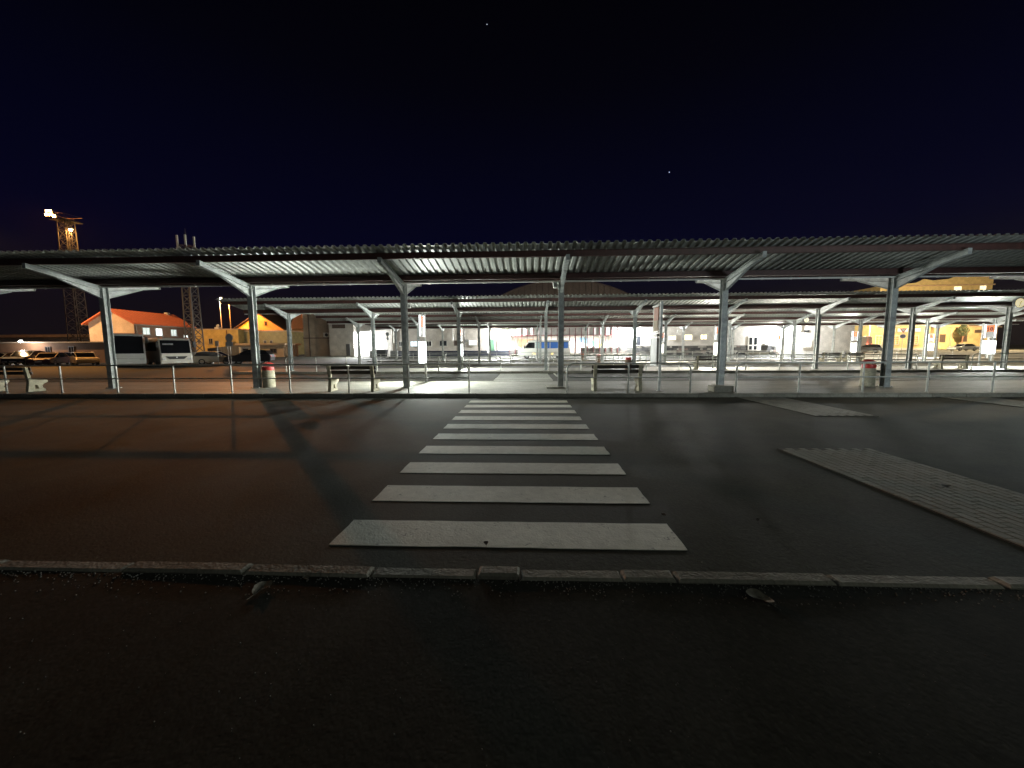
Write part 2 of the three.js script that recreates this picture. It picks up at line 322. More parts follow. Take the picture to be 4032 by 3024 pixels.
function canopy(z, n0, n1, label, couplings) {
  const t = thing('platform_canopy', label, 'canopy', [0, 0.0, z], 0, 'butterfly roofs over the bus platforms');
  for (let n = n0; n <= n1; n++) {
    const c = part('column', colGeo.col, mats.column, t, [X(n), 0.124, 0]);
    const child = (nm, g) => part(nm, g, mats.column, c, [0, -0.124, 0]);
    child('arm', colGeo.armF); child('arm', colGeo.armR); child('haunch', colGeo.hF); child('haunch', colGeo.hR);
    part('base_plate', colGeo.plate, mats.column, c);
  }
  const xa = X(n0) - BAY / 2, xb = X(n1) + BAY / 2;
  for (let n = n0; n <= n1; n++) {
    const mA = rnd() < 0.65 ? mats.sheet : mats.sheet2;
    part('roof_sheet', sheetGeo.front, mA, t, [X(n) - BAY / 2, 0, 0]); part('roof_sheet', sheetGeo.rear, mA, t, [X(n) - BAY / 2, 0, 0]);
  }
  for (const s of [2.15, 0.27, -0.27, -2.15]) {
    const y = armTop(Math.abs(s));
    part('purlin', [box(xa, xb, y, y + 0.2, s - 0.006, s + 0.006), box(xa, xb, y, y + 0.012, s - 0.045, s + 0.045), box(xa, xb, y + 0.188, y + 0.2, s - 0.045, s + 0.045)], mats.purlin, t);
  }
  part('valley_gutter', [box(xa, xb, 4.345, 4.355, -0.2, 0.2), box(xa, xb, 4.355, 4.41, -0.2, -0.19), box(xa, xb, 4.355, 4.41, 0.19, 0.2)], mats.sheet2, t);
  const pipe = part('conduit_pipe', bar([xa, 4.115, 0.15], [xb, 4.115, 0.15], 0.032, 12), mats.pipe, t);
  if (couplings) for (let x = xa + 0.6; x < xb; x += 1.02) part('pipe_coupling', ready(bar([-0.035, 0, 0], [0.035, 0, 0], 0.042, 10)), mats.pipe, pipe, [x, 4.115, 0.15]);
  return t;
}
const ROWZ = [-14.52, -26.09, -37.06, -47.76];
canopy(ROWZ[0], -5, 4, 'corrugated butterfly canopy over the platform beside the road', true);
canopy(ROWZ[1], -3, 6, 'corrugated butterfly canopy over the second platform', true);
canopy(ROWZ[2], -3, 7, 'corrugated butterfly canopy over the third platform', false);
canopy(ROWZ[3], -3, 9, 'corrugated butterfly canopy over the platform facing the station', false);
// concrete footings under two columns of the first row
tag(part('column_footing', rbox(X(0) - 0.55, X(0) + 0.25, 0.09, 0.168, -15.1, -14.13, 0.012, 1), mats.kerb, scene), 'low concrete footing at the column beside the fence gap', 'footing');
tag(part('concrete_block', rbox(6.33, 6.97, 0.1, 0.33, -13.4, -12.92, 0.015, 1), mats.kerb, scene), 'low concrete block between the short and the long railing', 'block');

// ---------------------------------------------------------------- pipe railings
const tubeR = 0.027;
function railing(xs, z, label, h = 0.99, y0 = 0.124) {
  const t = thing('pipe_railing', label, 'railing', [xs[0], y0, z], 0, 'pipe railings along the platform edges');
  const L = xs[xs.length - 1] - xs[0], r = 0.24;
  const pts = [[0, 0], [0, h - r]]; for (let k = 1; k <= 6; k++) { const a = Math.PI / 2 * k / 6; pts.push([r - r * Math.cos(a), h - r + r * Math.sin(a)]); }
  for (let k = 0; k <= 6; k++) { const a = Math.PI / 2 * k / 6; pts.push([L - r + r * Math.sin(a), h - r + r * Math.cos(a)]); }
  pts.push([L, 0]);
  const cp = new THREE.CurvePath(); for (let i = 0; i < pts.length - 1; i++) cp.add(new THREE.LineCurve3(new THREE.Vector3(...pts[i], 0), new THREE.Vector3(...pts[i + 1], 0)));
  const list = []; // short tubes that meet keep the bends true
  for (let i = 0; i < pts.length - 1; i++) { list.push(bar([...pts[i], 0], [...pts[i + 1], 0], tubeR, 10)); if (i) { const s = new THREE.SphereGeometry(tubeR, 10, 6); s.translate(pts[i][0], pts[i][1], 0); list.push(s); } }
  part('top_rail', list, mats.rail, t);
  part('middle_rail', bar([tubeR * 0.5, h * 0.515, 0], [L - tubeR * 0.5, h * 0.515, 0], 0.022, 10), mats.rail, t);
  xs.slice(1, -1).forEach((x) => part('post', bar([x - xs[0], 0, 0], [x - xs[0], h - tubeR * 0.6, 0], tubeR, 10), mats.rail, t));
  for (const x of xs) part('foot_flange', bar([x - xs[0], 0, 0], [x - xs[0], 0.008, 0], 0.06, 10), mats.rail, t);
  return t;
}
const seq = (a, step, n) => Array.from({ length: n }, (_, i) => a + step * i);
railing(seq(-2.01, -2.115, 12).reverse(), -12.86, 'long pipe railing from the crossing past a bench and red bin');
railing([1.35, 3.43, 5.5], -12.88, 'short three-post pipe railing in front of a bench');
railing(seq(7.0, 2.05, 10), -12.86, 'long pipe railing starting beside the low concrete block');
railing(seq(-1.76, -2.1, 8).reverse(), -25.05, 'pipe railing on the second platform before the inner crossing');
railing(seq(1.42, 2.13, 12), -25.05, 'long pipe railing on the second platform past the inner crossing');
railing(seq(28.2, 2.1, 5), -25.05, 'pipe railing on the second platform beside the tenth stand sign');
railing(seq(-1.6, -2.1, 8).reverse(), -36.05, 'pipe railing on the third platform, shorter stretch');
railing(seq(0.45, 2.05, 9), -36.05, 'pipe railing on the third platform beside a bin');
railing(seq(19.6, 2.05, 9), -36.05, 'pipe railing on the third platform under the round clock');
railing(seq(-1.7, -2.1, 8).reverse(), -46.8, 'pipe railing on the fourth platform facing the side wing');
railing(seq(1.2, 2.1, 11), -46.8, 'pipe railing on the fourth platform facing the glazed hall');
railing(seq(25.2, 2.1, 13), -46.8, 'pipe railing on the fourth platform facing the white wall');

// ---------------------------------------------------------------- benches
function makeBench() {
  const t = new THREE.Group();
  // side piece in z,y: back post on the camera side, seat arm away from it, slot in the foot
  const prof = [[0.20, 0], [0.14, 0.38], [0.21, 0.92], [0.12, 0.92], [0.045, 0.46], [-0.40, 0.42], [-0.43, 0.34], [-0.27, 0.26], [-0.24, 0.17], [-0.36, 0]];
  const g = ready(sideways(extrude(prof, 0.115, 0.012, [[[-0.13, 0.10], [-0.10, 0.24], [-0.02, 0.24], [-0.02, 0.10]]])));
  for (const s of [-0.78, 0.78]) part('side_leg', g, mats.benchLeg, t, [s, 0, 0]);
  for (const [z, y] of [[-0.33, 0.43], [-0.19, 0.445], [-0.05, 0.46]]) part('seat_slat', rbox(-0.9, 0.9, y, y + 0.035, z - 0.06, z + 0.06, 0.008, 1), mats.slat, t);
  for (const [y, z] of [[0.635, 0.055], [0.79, 0.085]]) { const m = part('back_slat', rbox(-0.9, 0.9, 0, 0.125, -0.018, 0.018, 0.008, 1), mats.slat, t, [0, y, z]); m.rotation.x = 0.14; }
  return t;
}
const benchProto = makeBench(); let benchUsed = false;
function bench(x, z, label, turn = 0) {
  const b = benchProto.clone(); benchUsed = true; b.name = numbered('concrete_bench'); b.position.set(x, 0.124, z); b.rotation.y = turn; scene.add(b);
  return tag(b, label, 'bench', 'concrete benches on the platforms');
}
bench(-6.3, -13.3, 'concrete-legged slatted bench behind the long railing, bright floor beneath it');
bench(3.15, -13.35, 'concrete-legged slatted bench behind the three-post railing');
bench(-19.3, -13.3, 'concrete-legged slatted bench in the dark part of the first platform');
bench(12.15, -25.75, 'slatted bench on the second platform near a lit stand sign');
bench(27.75, -25.75, 'slatted bench on the second platform beside the tenth stand sign');
bench(28.6, -36.7, 'slatted bench on the third platform before the white wall');
bench(30.7, -36.7, 'slatted bench on the third platform beside a lit stand sign');

// ---------------------------------------------------------------- litter bins
function bin(x, z, lower, upper, label) {
  const t = thing('litter_bin', label, 'litter bin', [x, 0.124, z], rr(0, 3), 'litter bins beside the platform columns');
  const L = (p) => { const g = new THREE.LatheGeometry(p.map((q) => new THREE.Vector2(...q)), 22); return g; };
  part('body', L([[0, 0], [0.215, 0], [0.225, 0.02], [0.222, 0.66], [0.205, 0.69], [0.185, 0.69]]), lower, t);
  part('liner', L([[0.186, 0.6], [0.2, 0.69], [0.212, 0.7], [0.214, 0.82], [0.2, 0.835], [0.186, 0.82], [0.18, 0.62]]), upper, t);
  part('hood', L([[0.0, 1.02], [0.12, 1.0], [0.2, 0.955], [0.205, 0.93], [0.0, 0.95]]), upper, t);
  for (let k = 0; k < 3; k++) { const a = k * 2.094; part('hood_strut', bar([0.19 * Math.cos(a), 0.82, 0.19 * Math.sin(a)], [0.18 * Math.cos(a), 0.95, 0.18 * Math.sin(a)], 0.01, 6), mats.darkGrey, t); }
}
bin(X(-2) + 0.33, -14.72, mats.binBody, mats.binRed, 'cream litter bin with a bright red top beside a column');
bin(X(2) - 0.42, -14.75, mats.binBody, mats.binRed, 'cream litter bin with a red top behind the railing by the concrete block');
bin(X(1) - 0.36, -26.2, mats.binPebble, mats.binRed, 'brown pebble-dash litter bin with a red top at a second platform column');
bin(X(1) - 0.36, -37.2, mats.binPebble, mats.binRed, 'brown pebble-dash litter bin with a red top at a third platform column');
bin(X(1) - 0.36, -47.9, mats.binPebble, mats.binRed, 'brown pebble-dash litter bin with a red top at a fourth platform column');

// ---------------------------------------------------------------- stand signs with light tubes and lit timetable boxes
const font = await new FontLoader().loadAsync('fonts/droid/droid_sans_bold.typeface.json');
function lettering(s, size, depth = 0.01) { const g = new TextGeometry(s, { font, size, depth, curveSegments: 3, bevelEnabled: false }); g.computeBoundingBox(); g.translate(-(g.boundingBox.min.x + g.boundingBox.max.x) / 2, 0, 0); return g; }
const faceMat = emit('lit timetable face', [0.93, 0.98, 1], 3.2), faceWarm = emit('lit timetable face warm', [1, 0.97, 0.86], 3.2), tubeMat = emit('fluorescent light tube', [0.92, 0.96, 1], 5);
const COOL = new THREE.Color().setRGB(0.93, 1.0, 0.91), WARMW = new THREE.Color().setRGB(1, 0.95, 0.84);
function rect(parent, w, h, k, color, pos, look) {
  const l = new THREE.RectAreaLight(color, k, w, h); l.position.set(...pos); parent.add(l);
  l.rotation.y = look > 0 ? -Math.PI / 2 : Math.PI / 2; // shines along +x or -x (a rect light shines along its -z)
  return l;
}
function standSign(x, z, dir, lit, label, o = {}) { // dir: boxes lie to +z or -z of the pole
  const t = thing('stand_sign', label, 'sign', [x, 0.124, z], 0, 'bus stand signs on the platforms');
  const pole = part('pole', rbox(-0.04, 0.04, 0, 3.1, -0.04, 0.04, 0.008, 1), mats.white, t);
  part('foot_plate', box(-0.12, 0.12, 0, 0.012, -0.12, 0.12), mats.steel, pole);
  const za = dir * 0.1, zb = dir * 0.8, zm = (za + zb) / 2, lo = 0.86, hi = 1.86;
  for (const y of [1.0, 1.75, 2.2, 2.9]) part('bracket', beam([0, y, dir * 0.03], [0, y, za + dir * 0.02], 0.03, 0.03), mats.steel, t);
  // lower timetable box
  const b = part('timetable_box', [box(-0.085, 0.085, lo, lo + 0.03, za, zb), box(-0.085, 0.085, hi - 0.03, hi, za, zb), box(-0.085, 0.085, lo + 0.03, hi - 0.03, za, za + dir * 0.03), box(-0.085, 0.085, lo + 0.03, hi - 0.03, zb - dir * 0.03, zb), box(-0.01, 0.01, lo + 0.03, hi - 0.03, za + dir * 0.03, zb - dir * 0.03)], mats.white, t);
  for (const s of [-1, 1]) part(lit ? 'lit_sign_face' : 'sign_face', box(s * 0.07, s * 0.078, lo + 0.031, hi - 0.031, za + dir * 0.031, zb - dir * 0.031), lit ? (o.warm ? faceWarm : faceMat) : mats.panelGrey, b);
  if (lit) part('lit_sign_face', box(-0.07, 0.07, lo + 0.031, hi - 0.031, zb + dir * 0.001, zb + dir * 0.008), o.warm ? faceWarm : faceMat, b);
  // upper number panel between two upright tubes
  const u0 = 2.03, u1 = 3.0, pa = za + dir * 0.13, pb = zb - dir * 0.13;
  part('sign_frame', [box(-0.05, 0.05, u1 - 0.04, u1, za, zb), box(-0.05, 0.05, u0, u0 + 0.04, za, zb)], mats.white, t);
  const np = part('number_panel', box(-0.03, 0.03, u0 + 0.44, u1 - 0.07, pa, pb), lit ? mats.orange : mats.shadedOrange, t);  // unlit sign: same panels, shade put into browner colours
  part('destination_panel', box(-0.03, 0.03, u0 + 0.07, u0 + 0.43, pa, pb), lit ? mats.panelGrey : mats.wallTan, t);
  if (o.number) { const g = lettering(o.number, 0.26); g.rotateY(-Math.PI / 2); g.translate(-0.042, u0 + 0.5, zm); part('number', g, M('number paint', [0.2, 0.03, 0.02], 0.6), np); }
  for (const zz of [za + dir * 0.05, zb - dir * 0.05]) part(lit ? 'light_tube' : 'dark_tube', bar([0, u0 + 0.04, zz], [0, u1 - 0.04, zz], 0.026, 10), lit ? tubeMat : mats.white, t);
  if (!lit) part('white_collar', box(-0.1, 0.1, 1.9, 1.99, za - dir * 0.02, zb - dir * 0.05), mats.white, t);
  if (lit) {
    const k = o.k || 0.85, c = o.warm ? WARMW : COOL;
    const e = new THREE.RectAreaLight(c, 560 * k, 0.14, 0.9); e.position.set(0, (lo + hi) / 2, zb + dir * 0.014); e.rotation.y = dir > 0 ? Math.PI : 0; t.add(e);
    for (const s of [-1, 1]) { rect(t, 0.62, 0.9, 760 * k, c, [s * 0.083, (lo + hi) / 2, zm], s); rect(t, 0.6, 0.86, 20 * k, c, [s * 0.075, (u0 + u1) / 2, zm], s); }
  }
  return t;
}
standSign(-4.64, -17.02, 1, true, 'brightly lit stand sign at the rear edge of the first platform', { k: 0.64 });
standSign(4.62, -13.32, -1, false, 'unlit white stand sign with a shade-browned orange panel behind the short railing');
standSign(-4.95, -28.6, 1, true, 'lit stand sign on the second platform beyond the inner crossing');
standSign(13.85, -28.6, 1, true, 'warm lit stand sign on the second platform near a bench', { warm: true, k: 0.95 });
standSign(32.7, -28.6, 1, true, 'lit orange stand sign numbered 10', { number: '10' });
standSign(13.83, -39.6, 1, true, 'lit stand sign on the third platform beside a column', { warm: true });
standSign(32.7, -39.6, 1, true, 'warm lit stand sign on the third platform before the white wall', { warm: true });
standSign(-5.2, -50.6, 1, true, 'lit stand sign on the fourth platform before the green door');
standSign(32.5, -50.6, 1, true, 'lit stand sign on the fourth platform under a wall floodlight', { warm: true });
standSign(51.2, -50.6, 1, true, 'warm lit stand sign on the fourth platform before the yellow houses', { warm: true, number: '8' });

// clocks and loudspeakers hung on the canopies
function clock(x, y, z, r, label) {
  const t = thing('platform_clock', label, 'clock', [x, y, z], 0, 'round clocks under the canopies');
  const disc = (r2, d, z0) => { const g = new THREE.CylinderGeometry(r2, r2, d, 28); g.rotateX(Math.PI / 2); g.translate(0, 0, z0); return g; };
  part('case', disc(r, 0.14, 0), mats.darkGrey, t);
  part('lit_clock_face', disc(r * 0.92, 0.01, 0.073), emit('clock display light', [1, 0.88, 0.5], 0.7), t);
  part('hour_hand', beam([0, 0, 0.084], [r * 0.3, r * 0.35, 0.084], 0.02, 0.02), mats.black, t);
  part('minute_hand', beam([0, 0, 0.088], [-r * 0.1, -r * 0.7, 0.088], 0.015, 0.015), mats.black, t);
  part('hanger', box(-0.025, 0.025, r - 0.02, r + 0.3, -0.025, 0.025), mats.darkGrey, t);
}
clock(25.5, 4.05, -35.9, 0.23, 'small round cream clock under the third canopy');
clock(30.4, 4.24, -24.9, 0.30, 'larger round yellow clock under the second canopy');
function speaker(x, y, z, label) {
  const t = thing('loudspeaker', label, 'loudspeaker', [x, y, z], 0, 'white loudspeakers on canopy columns');
  part('housing', extrude([[-0.06, -0.1], [0.06, -0.1], [0.09, 0.12], [-0.09, 0.12]], 0.16, 0.01), mats.white, t);
  part('grille', box(-0.05, 0.05, -0.06, 0.08, 0.08, 0.088), mats.grey, t);
  part('mounting_bracket', box(-0.02, 0.14, -0.02, 0.02, -0.1, -0.06), mats.steel, t);
}
speaker(X(0) - 0.24, 3.97, -14.36, 'white loudspeaker high on the column beside the fence gap');
speaker(-7.5, 4.32, -24.1, 'white loudspeaker below the edge of the second canopy');

// ---------------------------------------------------------------- station building
{
  const S = thing('station_building', 'long pale bus station building with glazed hall and brown arched gable', 'building', [0, 0, -62]);
  const P = (n, g, m, p = S) => part(n, g, m, p);
  const base = 0.1, top = 6.3;
  // hall roof block, set back, and the arched gable on it
  P('upper_wall', box(-6.6, 40.2, top - 0.3, 8.8, -1.4, -14), mats.wallCream);
  P('cornice', box(-6.8, 40.4, 8.8, 9.0, -1.25, -14.2), mats.wallWhite);
  const cx = 6.1, R = 22.96, cy = 12.62 - R, yArc = (x) => cy + Math.sqrt(R * R - (x - cx) * (x - cx));
  for (let x = cx - 12.5; x < cx + 12.4; x += 1.0) {
    const x1 = Math.min(x + 0.87, cx + 12.5), mid = [];
    for (let k = 6; k >= 0; k--) mid.push([x + (x1 - x) * k / 6, yArc(x + (x1 - x) * k / 6)]);
    const g = extrude([[x, 8.85], [x1, 8.85], ...mid], 0.1); g.translate(0, 0, -1.1); P('gable_panel', g, mats.brown);
  }
  { const pts = [], low = []; for (let k = 0; k <= 40; k++) { const x = cx - 12.7 + 25.4 * k / 40; pts.push([x, yArc(Math.max(cx - 12.6, Math.min(cx + 12.6, x))) + 0.18]); low.unshift([x, yArc(Math.max(cx - 12.6, Math.min(cx + 12.6, x))) - 0.02]); }
    const g = extrude([...pts, ...low].reverse(), 12); g.translate(0, 0, -6.9); P('vault_roof', g, mats.brownDark); }
  { const pts = []; for (let k = 0; k <= 30; k++) { const x = cx + 12.5 - 25 * k / 30; pts.push([x, yArc(x) - 0.03]); } const g = extrude([[cx - 12.5, 8.9], [cx + 12.5, 8.9], ...pts], 0.1); g.translate(0, 0, -1.22); P('gable_backing', g, mats.brownDark); }
  // long lower walls left and right of the glazed hall
  const W = (x0, x1, y0, y1, m, z0 = 0, z1 = -0.4) => P('wall', box(x0, x1, y0, y1, z0, z1), m);
  W(-22.4, -3.0, 1.25, top, mats.wallCream); W(14.75, 51.6, 1.85, top, mats.wallWhite); W(-28.3, -22.4, 0.3, top, mats.wallWhite, 0.25, -0.4);
  P('side_wall', box(51.2, 51.6, 0.2, top, -0.4, -14), mats.wallWhite); P('roof_slab', [box(-28.3, -6.6, top, top + 0.12, 0.3, -14), box(-6.6, 40.2, top, top + 0.12, 0.3, -1.4), box(40.2, 51.8, top, top + 0.12, 0.3, -14)], mats.grey);
  P('plinth', box(-22.4, -3.0, base, 1.25, 0.06, -0.4), mats.navy);
  // tall end block with air conditioner, band and downpipe
  P('end_wall', [box(-37.4, -32.4, 3.55, 8.8, 0, -14)], mats.wallTan); P('end_wall', [box(-37.4, -32.4, base, 3.42, 0, -14)], mats.wallTan);
  P('string_course', box(-37.45, -32.4, 3.42, 3.55, 0.07, -14), mats.brownDark); P('downpipe', bar([-36.4, 0.3, 0.09], [-36.4, 8.6, 0.09], 0.07), mats.brownDark);
  P('roof_edge', box(-37.6, -32.2, 8.8, 8.98, 0.2, -14.2), mats.brownDark);
  // stair tower in front of it
  W(-32.4, -28.3, 0.3, 6.5, mats.wallWhite, 1.2, -1); P('tower_roof', box(-32.6, -28.1, 6.5, 6.68, 1.4, -1), mats.brownDark); P('tower_base', box(-32.35, -28.35, base, 0.55, 1.28, 1.19), mats.kerb);
  const win = (x0, x1, y0, y1, pane, z = 0, frame = mats.white, div = 1) => {
    const f = 0.06, g = [box(x0, x1, y0, y0 + f, z, z + 0.06), box(x0, x1, y1 - f, y1, z, z + 0.06), box(x0, x0 + f, y0 + f, y1 - f, z, z + 0.06), box(x1 - f, x1, y0 + f, y1 - f, z, z + 0.06)];
    for (let k = 1; k <= div; k++) { const x = x0 + (x1 - x0) * k / (div + 1); g.push(box(x - 0.025, x + 0.025, y0 + f, y1 - f, z, z + 0.05)); }
    const w = P('window', g, frame); P('window_sill', box(x0 - 0.06, x1 + 0.06, y0 - 0.05, y0 - 0.003, z, z + 0.12), mats.wallWhite, w); P('window_pane', box(x0 + f, x1 - f, y0 + f, y1 - f, z + 0.006, z + 0.022), pane, w);
  };
  win(-31.8, -29.65, 5.0, 6.2, mats.brown, 1.2, mats.brownDark, 1); P('tower_door', box(-29.65, -29.0, 0.42, 2.45, 1.2, 1.26), mats.darkGrey);
  win(-25.2, -24.3, 4.64, 5.95, mats.brown, 0.25, mats.brownDark, 0);
  win(-21.3, -20.6, 2.0, 2.85, mats.paneDark); win(-19.35, -18.15, 1.97, 2.86, mats.litBlue); win(-16.7, -15.8, 2.0, 2.88, mats.paneDark); win(-14.45, -13.25, 2.04, 2.92, mats.paneDark, 0, mats.grey); win(-12.05, -11.35, 2.07, 2.95, mats.brown, 0, mats.brownDark, 0); win(-9.6, -8.3, 2.15, 2.96, mats.litWhite);
  for (const x of [-19.6, -16.2, -12.0, -8.6, -4.9]) P('eave_vent', box(x - 0.45, x + 0.45, 5.05, 5.16, 0.0, 0.1), mats.grey);
  P('wall_pipe', bar([-12.2, 2.95, 0.12], [-12.2, 4.9, 0.12], 0.06), mats.white); P('wall_pipe', bar([-22.0, 2.6, 0.3], [-22.0, 4.9, 0.3], 0.05), mats.white); P('downpipe', bar([-10.3, 1.2, 0.08], [-10.3, 6.2, 0.08], 0.05), mats.darkGrey); P('meter_box', box(-10.15, -9.7, 2.7, 3.1, 0.0, 0.1), mats.grey);
  P('door', box(-6.15, -5.35, 1.27, 3.05, 0.0, 0.05), mats.green); P('door', box(-4.75, -3.15, 1.27, 3.2, 0.0, 0.04), emit('lit doorway window', [1, 0.95, 0.8], 1.8)); P('door_frame', [box(-4.85, -4.75, 1.27, 3.3, 0, 0.1), box(-3.15, -3.05, 1.27, 3.3, 0, 0.1), box(-4.75, -3.15, 3.2, 3.3, 0, 0.1)], mats.white);
  // air conditioner on the end block
  const ac = P('air_conditioner', rbox(-33.85, -32.95, 3.62, 4.36, 0, 0.35, 0.02, 1), mats.white); { const g = new THREE.CylinderGeometry(0.27, 0.27, 0.02, 20); g.rotateX(Math.PI / 2); g.translate(-33.3, 3.98, 0.36); P('fan_grille', g, mats.black, ac); }
  // glazed hall: one bay a metre, dark red frames, grey panels above the glass
  const xs = lin(-2.95, 14.7, 18), tr = 3.65, hb = top - 0.4;
  for (let i = 0; i < 18; i++) {
    const a = xs[i] + 0.05, b = xs[i + 1] - 0.05, doorBay = i === 10 || i === 11, sill = i < 10 ? 1.38 : doorBay ? 0.72 : 1.6;
    P('upper_panel', box(a, b, tr + 0.06, hb, -0.1, -0.06), mats.panelGrey);
    if (!doorBay) P('hall_window', box(a, b, sill + 0.04, tr - 0.06, -0.09, -0.08), mats.glass);
    else { const d = P('hall_door', [box(a, a + 0.06, 0.75, tr - 0.06, -0.1, -0.03), box(b - 0.06, b, 0.75, tr - 0.06, -0.1, -0.03), box(a + 0.06, b - 0.06, 2.0, 2.06, -0.1, -0.03)], mats.mullion); P('door_glass', box(a + 0.06, b - 0.06, 0.78, 2.0, -0.08, -0.07), mats.glass, d); P('door_glass', box(a + 0.06, b - 0.06, 2.06, tr - 0.06, -0.08, -0.07), mats.glass, d); P('door_handle', bar([b - 0.12, 1.5, 0.02], [b - 0.12, 1.95, 0.02], 0.02, 6), mats.steel, d); }
    if (i < 10) P('apron_panel', box(a, b, base + 0.3, 1.38, -0.1, -0.06), mats.stoneA);
    if (i > 11) P('apron_panel', box(a, b, base + 0.3, 1.6, -0.1, -0.06), mats.stoneA);
  }
  for (const x of xs) P('mullion', box(x - 0.05, x + 0.05, base + 0.3, hb, -0.12, 0.03), mats.mullion);
  P('transom', box(-3.0, 14.75, tr - 0.06, tr + 0.06, -0.1, 0.025), mats.mullion); P('head_beam', box(-3.0, 14.75, hb, top, -0.2, 0.05), mats.wallCream);
  // lit room behind the glass
  P('hall_floor', box(-3, 14.8, 0.6, 0.7, -0.14, -7), mats.panelGrey); P('hall_back_wall', box(-3, 14.8, 0.7, 3.9, -6.9, -7), mats.wallWhite); P('hall_ceiling', box(-3, 14.8, 3.75, 3.85, -0.14, -7), mats.wallWhite); P('hall_end_wall', box(-3.0, -2.9, 0.7, 3.75, -0.14, -6.9), mats.wallWhite); P('hall_end_wall', box(14.7, 14.8, 0.7, 3.75, -0.14, -6.9), mats.wallWhite);
  const lamp = emit('ceiling light panel', [1, 0.97, 0.9], 5);
  for (const x of [-1.2, 1.8, 4.8, 7.8, 10.8, 13.4]) {
    P('ceiling_light', box(x - 0.6, x + 0.6, 3.70, 3.745, -1.6, -2.8), lamp);
    const l = new THREE.RectAreaLight(new THREE.Color().setRGB(1, 0.97, 0.9), 420, 1.2, 1.2); l.position.set(x, 3.69, -2.2); l.rotation.x = -Math.PI / 2; S.add(l);
  }
  P('kiosk_counter', rbox(-1.6, 1.1, 0.7, 1.8, -3.2, -4.2, 0.02, 1), M('orange laminate', [0.5, 0.24, 0.08], 0.5)); P('kiosk_shelf', box(-1.6, 1.1, 1.95, 3.2, -6.5, -6.8), M('wood shelf', [0.35, 0.2, 0.1], 0.6));
  P('timetable_board', box(9.4, 10.8, 2.3, 3.4, -6.75, -6.85), M('blue board', [0.12, 0.3, 0.5], 0.5)); P('poster', box(11.6, 12.4, 1.7, 2.9, -6.75, -6.85), M('green poster', [0.1, 0.35, 0.3], 0.5)); P('poster', box(12.9, 13.6, 1.6, 2.3, -6.7, -6.85), M('yellow poster', [0.7, 0.55, 0.08], 0.5));
  for (const [x, c] of [[2.6, [0.6, 0.6, 0.58]], [3.9, [0.15, 0.25, 0.5]], [6.2, [0.55, 0.06, 0.08]], [9.0, [0.12, 0.13, 0.15]], [13.2, [0.2, 0.21, 0.22]]]) P('vending_machine', rbox(x, x + 0.85, 0.7, 2.5, -4.6, -5.4, 0.03, 1), M('machine front', c, 0.4));
  for (const x of [9.6, 10.7, 12.0]) P('display_stand', rbox(x, x + 0.6, 0.7, 1.9, -1.1, -1.5, 0.02, 1), mats.grey);
  // name of the station on the grey panels
  { const m = M('dark red letters', [0.22, 0.04, 0.035], 0.6); const g = lettering('AUTOBUSNI KOLODVOR', 0.33, 0.03); g.translate(5.55, 4.82, 0.035); P('lettering', g, m); const h = lettering('ZADAR', 0.3, 0.03); h.translate(5.6, 4.33, 0.035); P('lettering', h, m); }
  { const b = P('led_display_case', box(-2.55, -0.95, 4.9, 5.28, 0.03, 0.14), mats.black); const m = emit('amber led display', [1, 0.62, 0.02], 5); for (let k = 0; k < 4; k++) P('led_block', box(-2.42 + k * 0.34, -2.2 + k * 0.34 + (k === 3 ? 0.1 : 0), 4.99, 5.17 + (k === 3 ? 0.06 : 0), 0.14, 0.15), m, b); }
  // right wing: stone clad base, windows, white door with steps
  W(14.75, 40.3, base, 1.85, mats.stoneD, -0.02, -0.4); W(40.3, 51.6, base, 1.85, mats.wallWhite, -0.01, -0.4);
  let y = 0.32; for (const h of [0.36, 0.44, 0.38, 0.32]) {
    for (let x = 14.85 + rr(0, 0.3); x < 40.1;) { const w = Math.min(rr(0.38, 1.0), 40.2 - x); if (w > 0.2 && !(x + w > 35.2 && x < 38.6)) { const g = extrude([[0.01, rr(0.01, 0.05)], [w - 0.02, rr(0.01, 0.05)], [w - rr(0.02, 0.07), h - 0.02], [rr(0.02, 0.07), h - rr(0.015, 0.05)]], rr(0.05, 0.09)); g.translate(x, y, 0.01); P('stone', g, [mats.stoneA, mats.stoneA, mats.stoneB, mats.stoneC, mats.stoneD][Math.floor(rnd() * 5)]); } x += w; }
    y += h;
  }
  win(22.8, 23.95, 2.75, 3.5, mats.litWarm); win(25.15, 26.5, 2.72, 3.66, mats.litWarm, 0, mats.white, 0); win(27.75, 28.85, 2.8, 3.66, mats.litWarm, 0, mats.grey); win(17.6, 18.4, 1.9, 3.5, mats.paneDark, 0, mats.white, 0);
  { const d = P('white_door', [box(35.3, 37.3, 1.05, 3.32, 0.0, 0.07)], mats.white); for (const [a, b, c, e] of [[35.45, 35.9, 1.15, 1.75], [36.2, 36.65, 1.15, 1.75], [35.45, 35.9, 1.95, 3.1], [36.2, 36.65, 1.95, 3.1]]) P('door_pane', box(a, b, c, e, 0.07, 0.085), mats.paneDark, d); P('door_handle', box(36.0, 36.05, 1.95, 2.2, 0.07, 0.12), mats.steel, d); }
  P('door_step', box(34.9, 37.9, base, 0.72, 0.0, 1.2), mats.kerb); P('door_step', box(34.6, 38.2, base, 0.46, 1.2, 1.7), mats.kerb);
  P('notice_box', box(37.9, 38.7, 1.9, 2.5, 0.1, 0.2), mats.panelGrey); P('wall_clock', (() => { const g = new THREE.CylinderGeometry(0.36, 0.36, 0.12, 20); g.rotateX(Math.PI / 2); g.translate(24.4, 4.1, 0.08); return g; })(), mats.white);
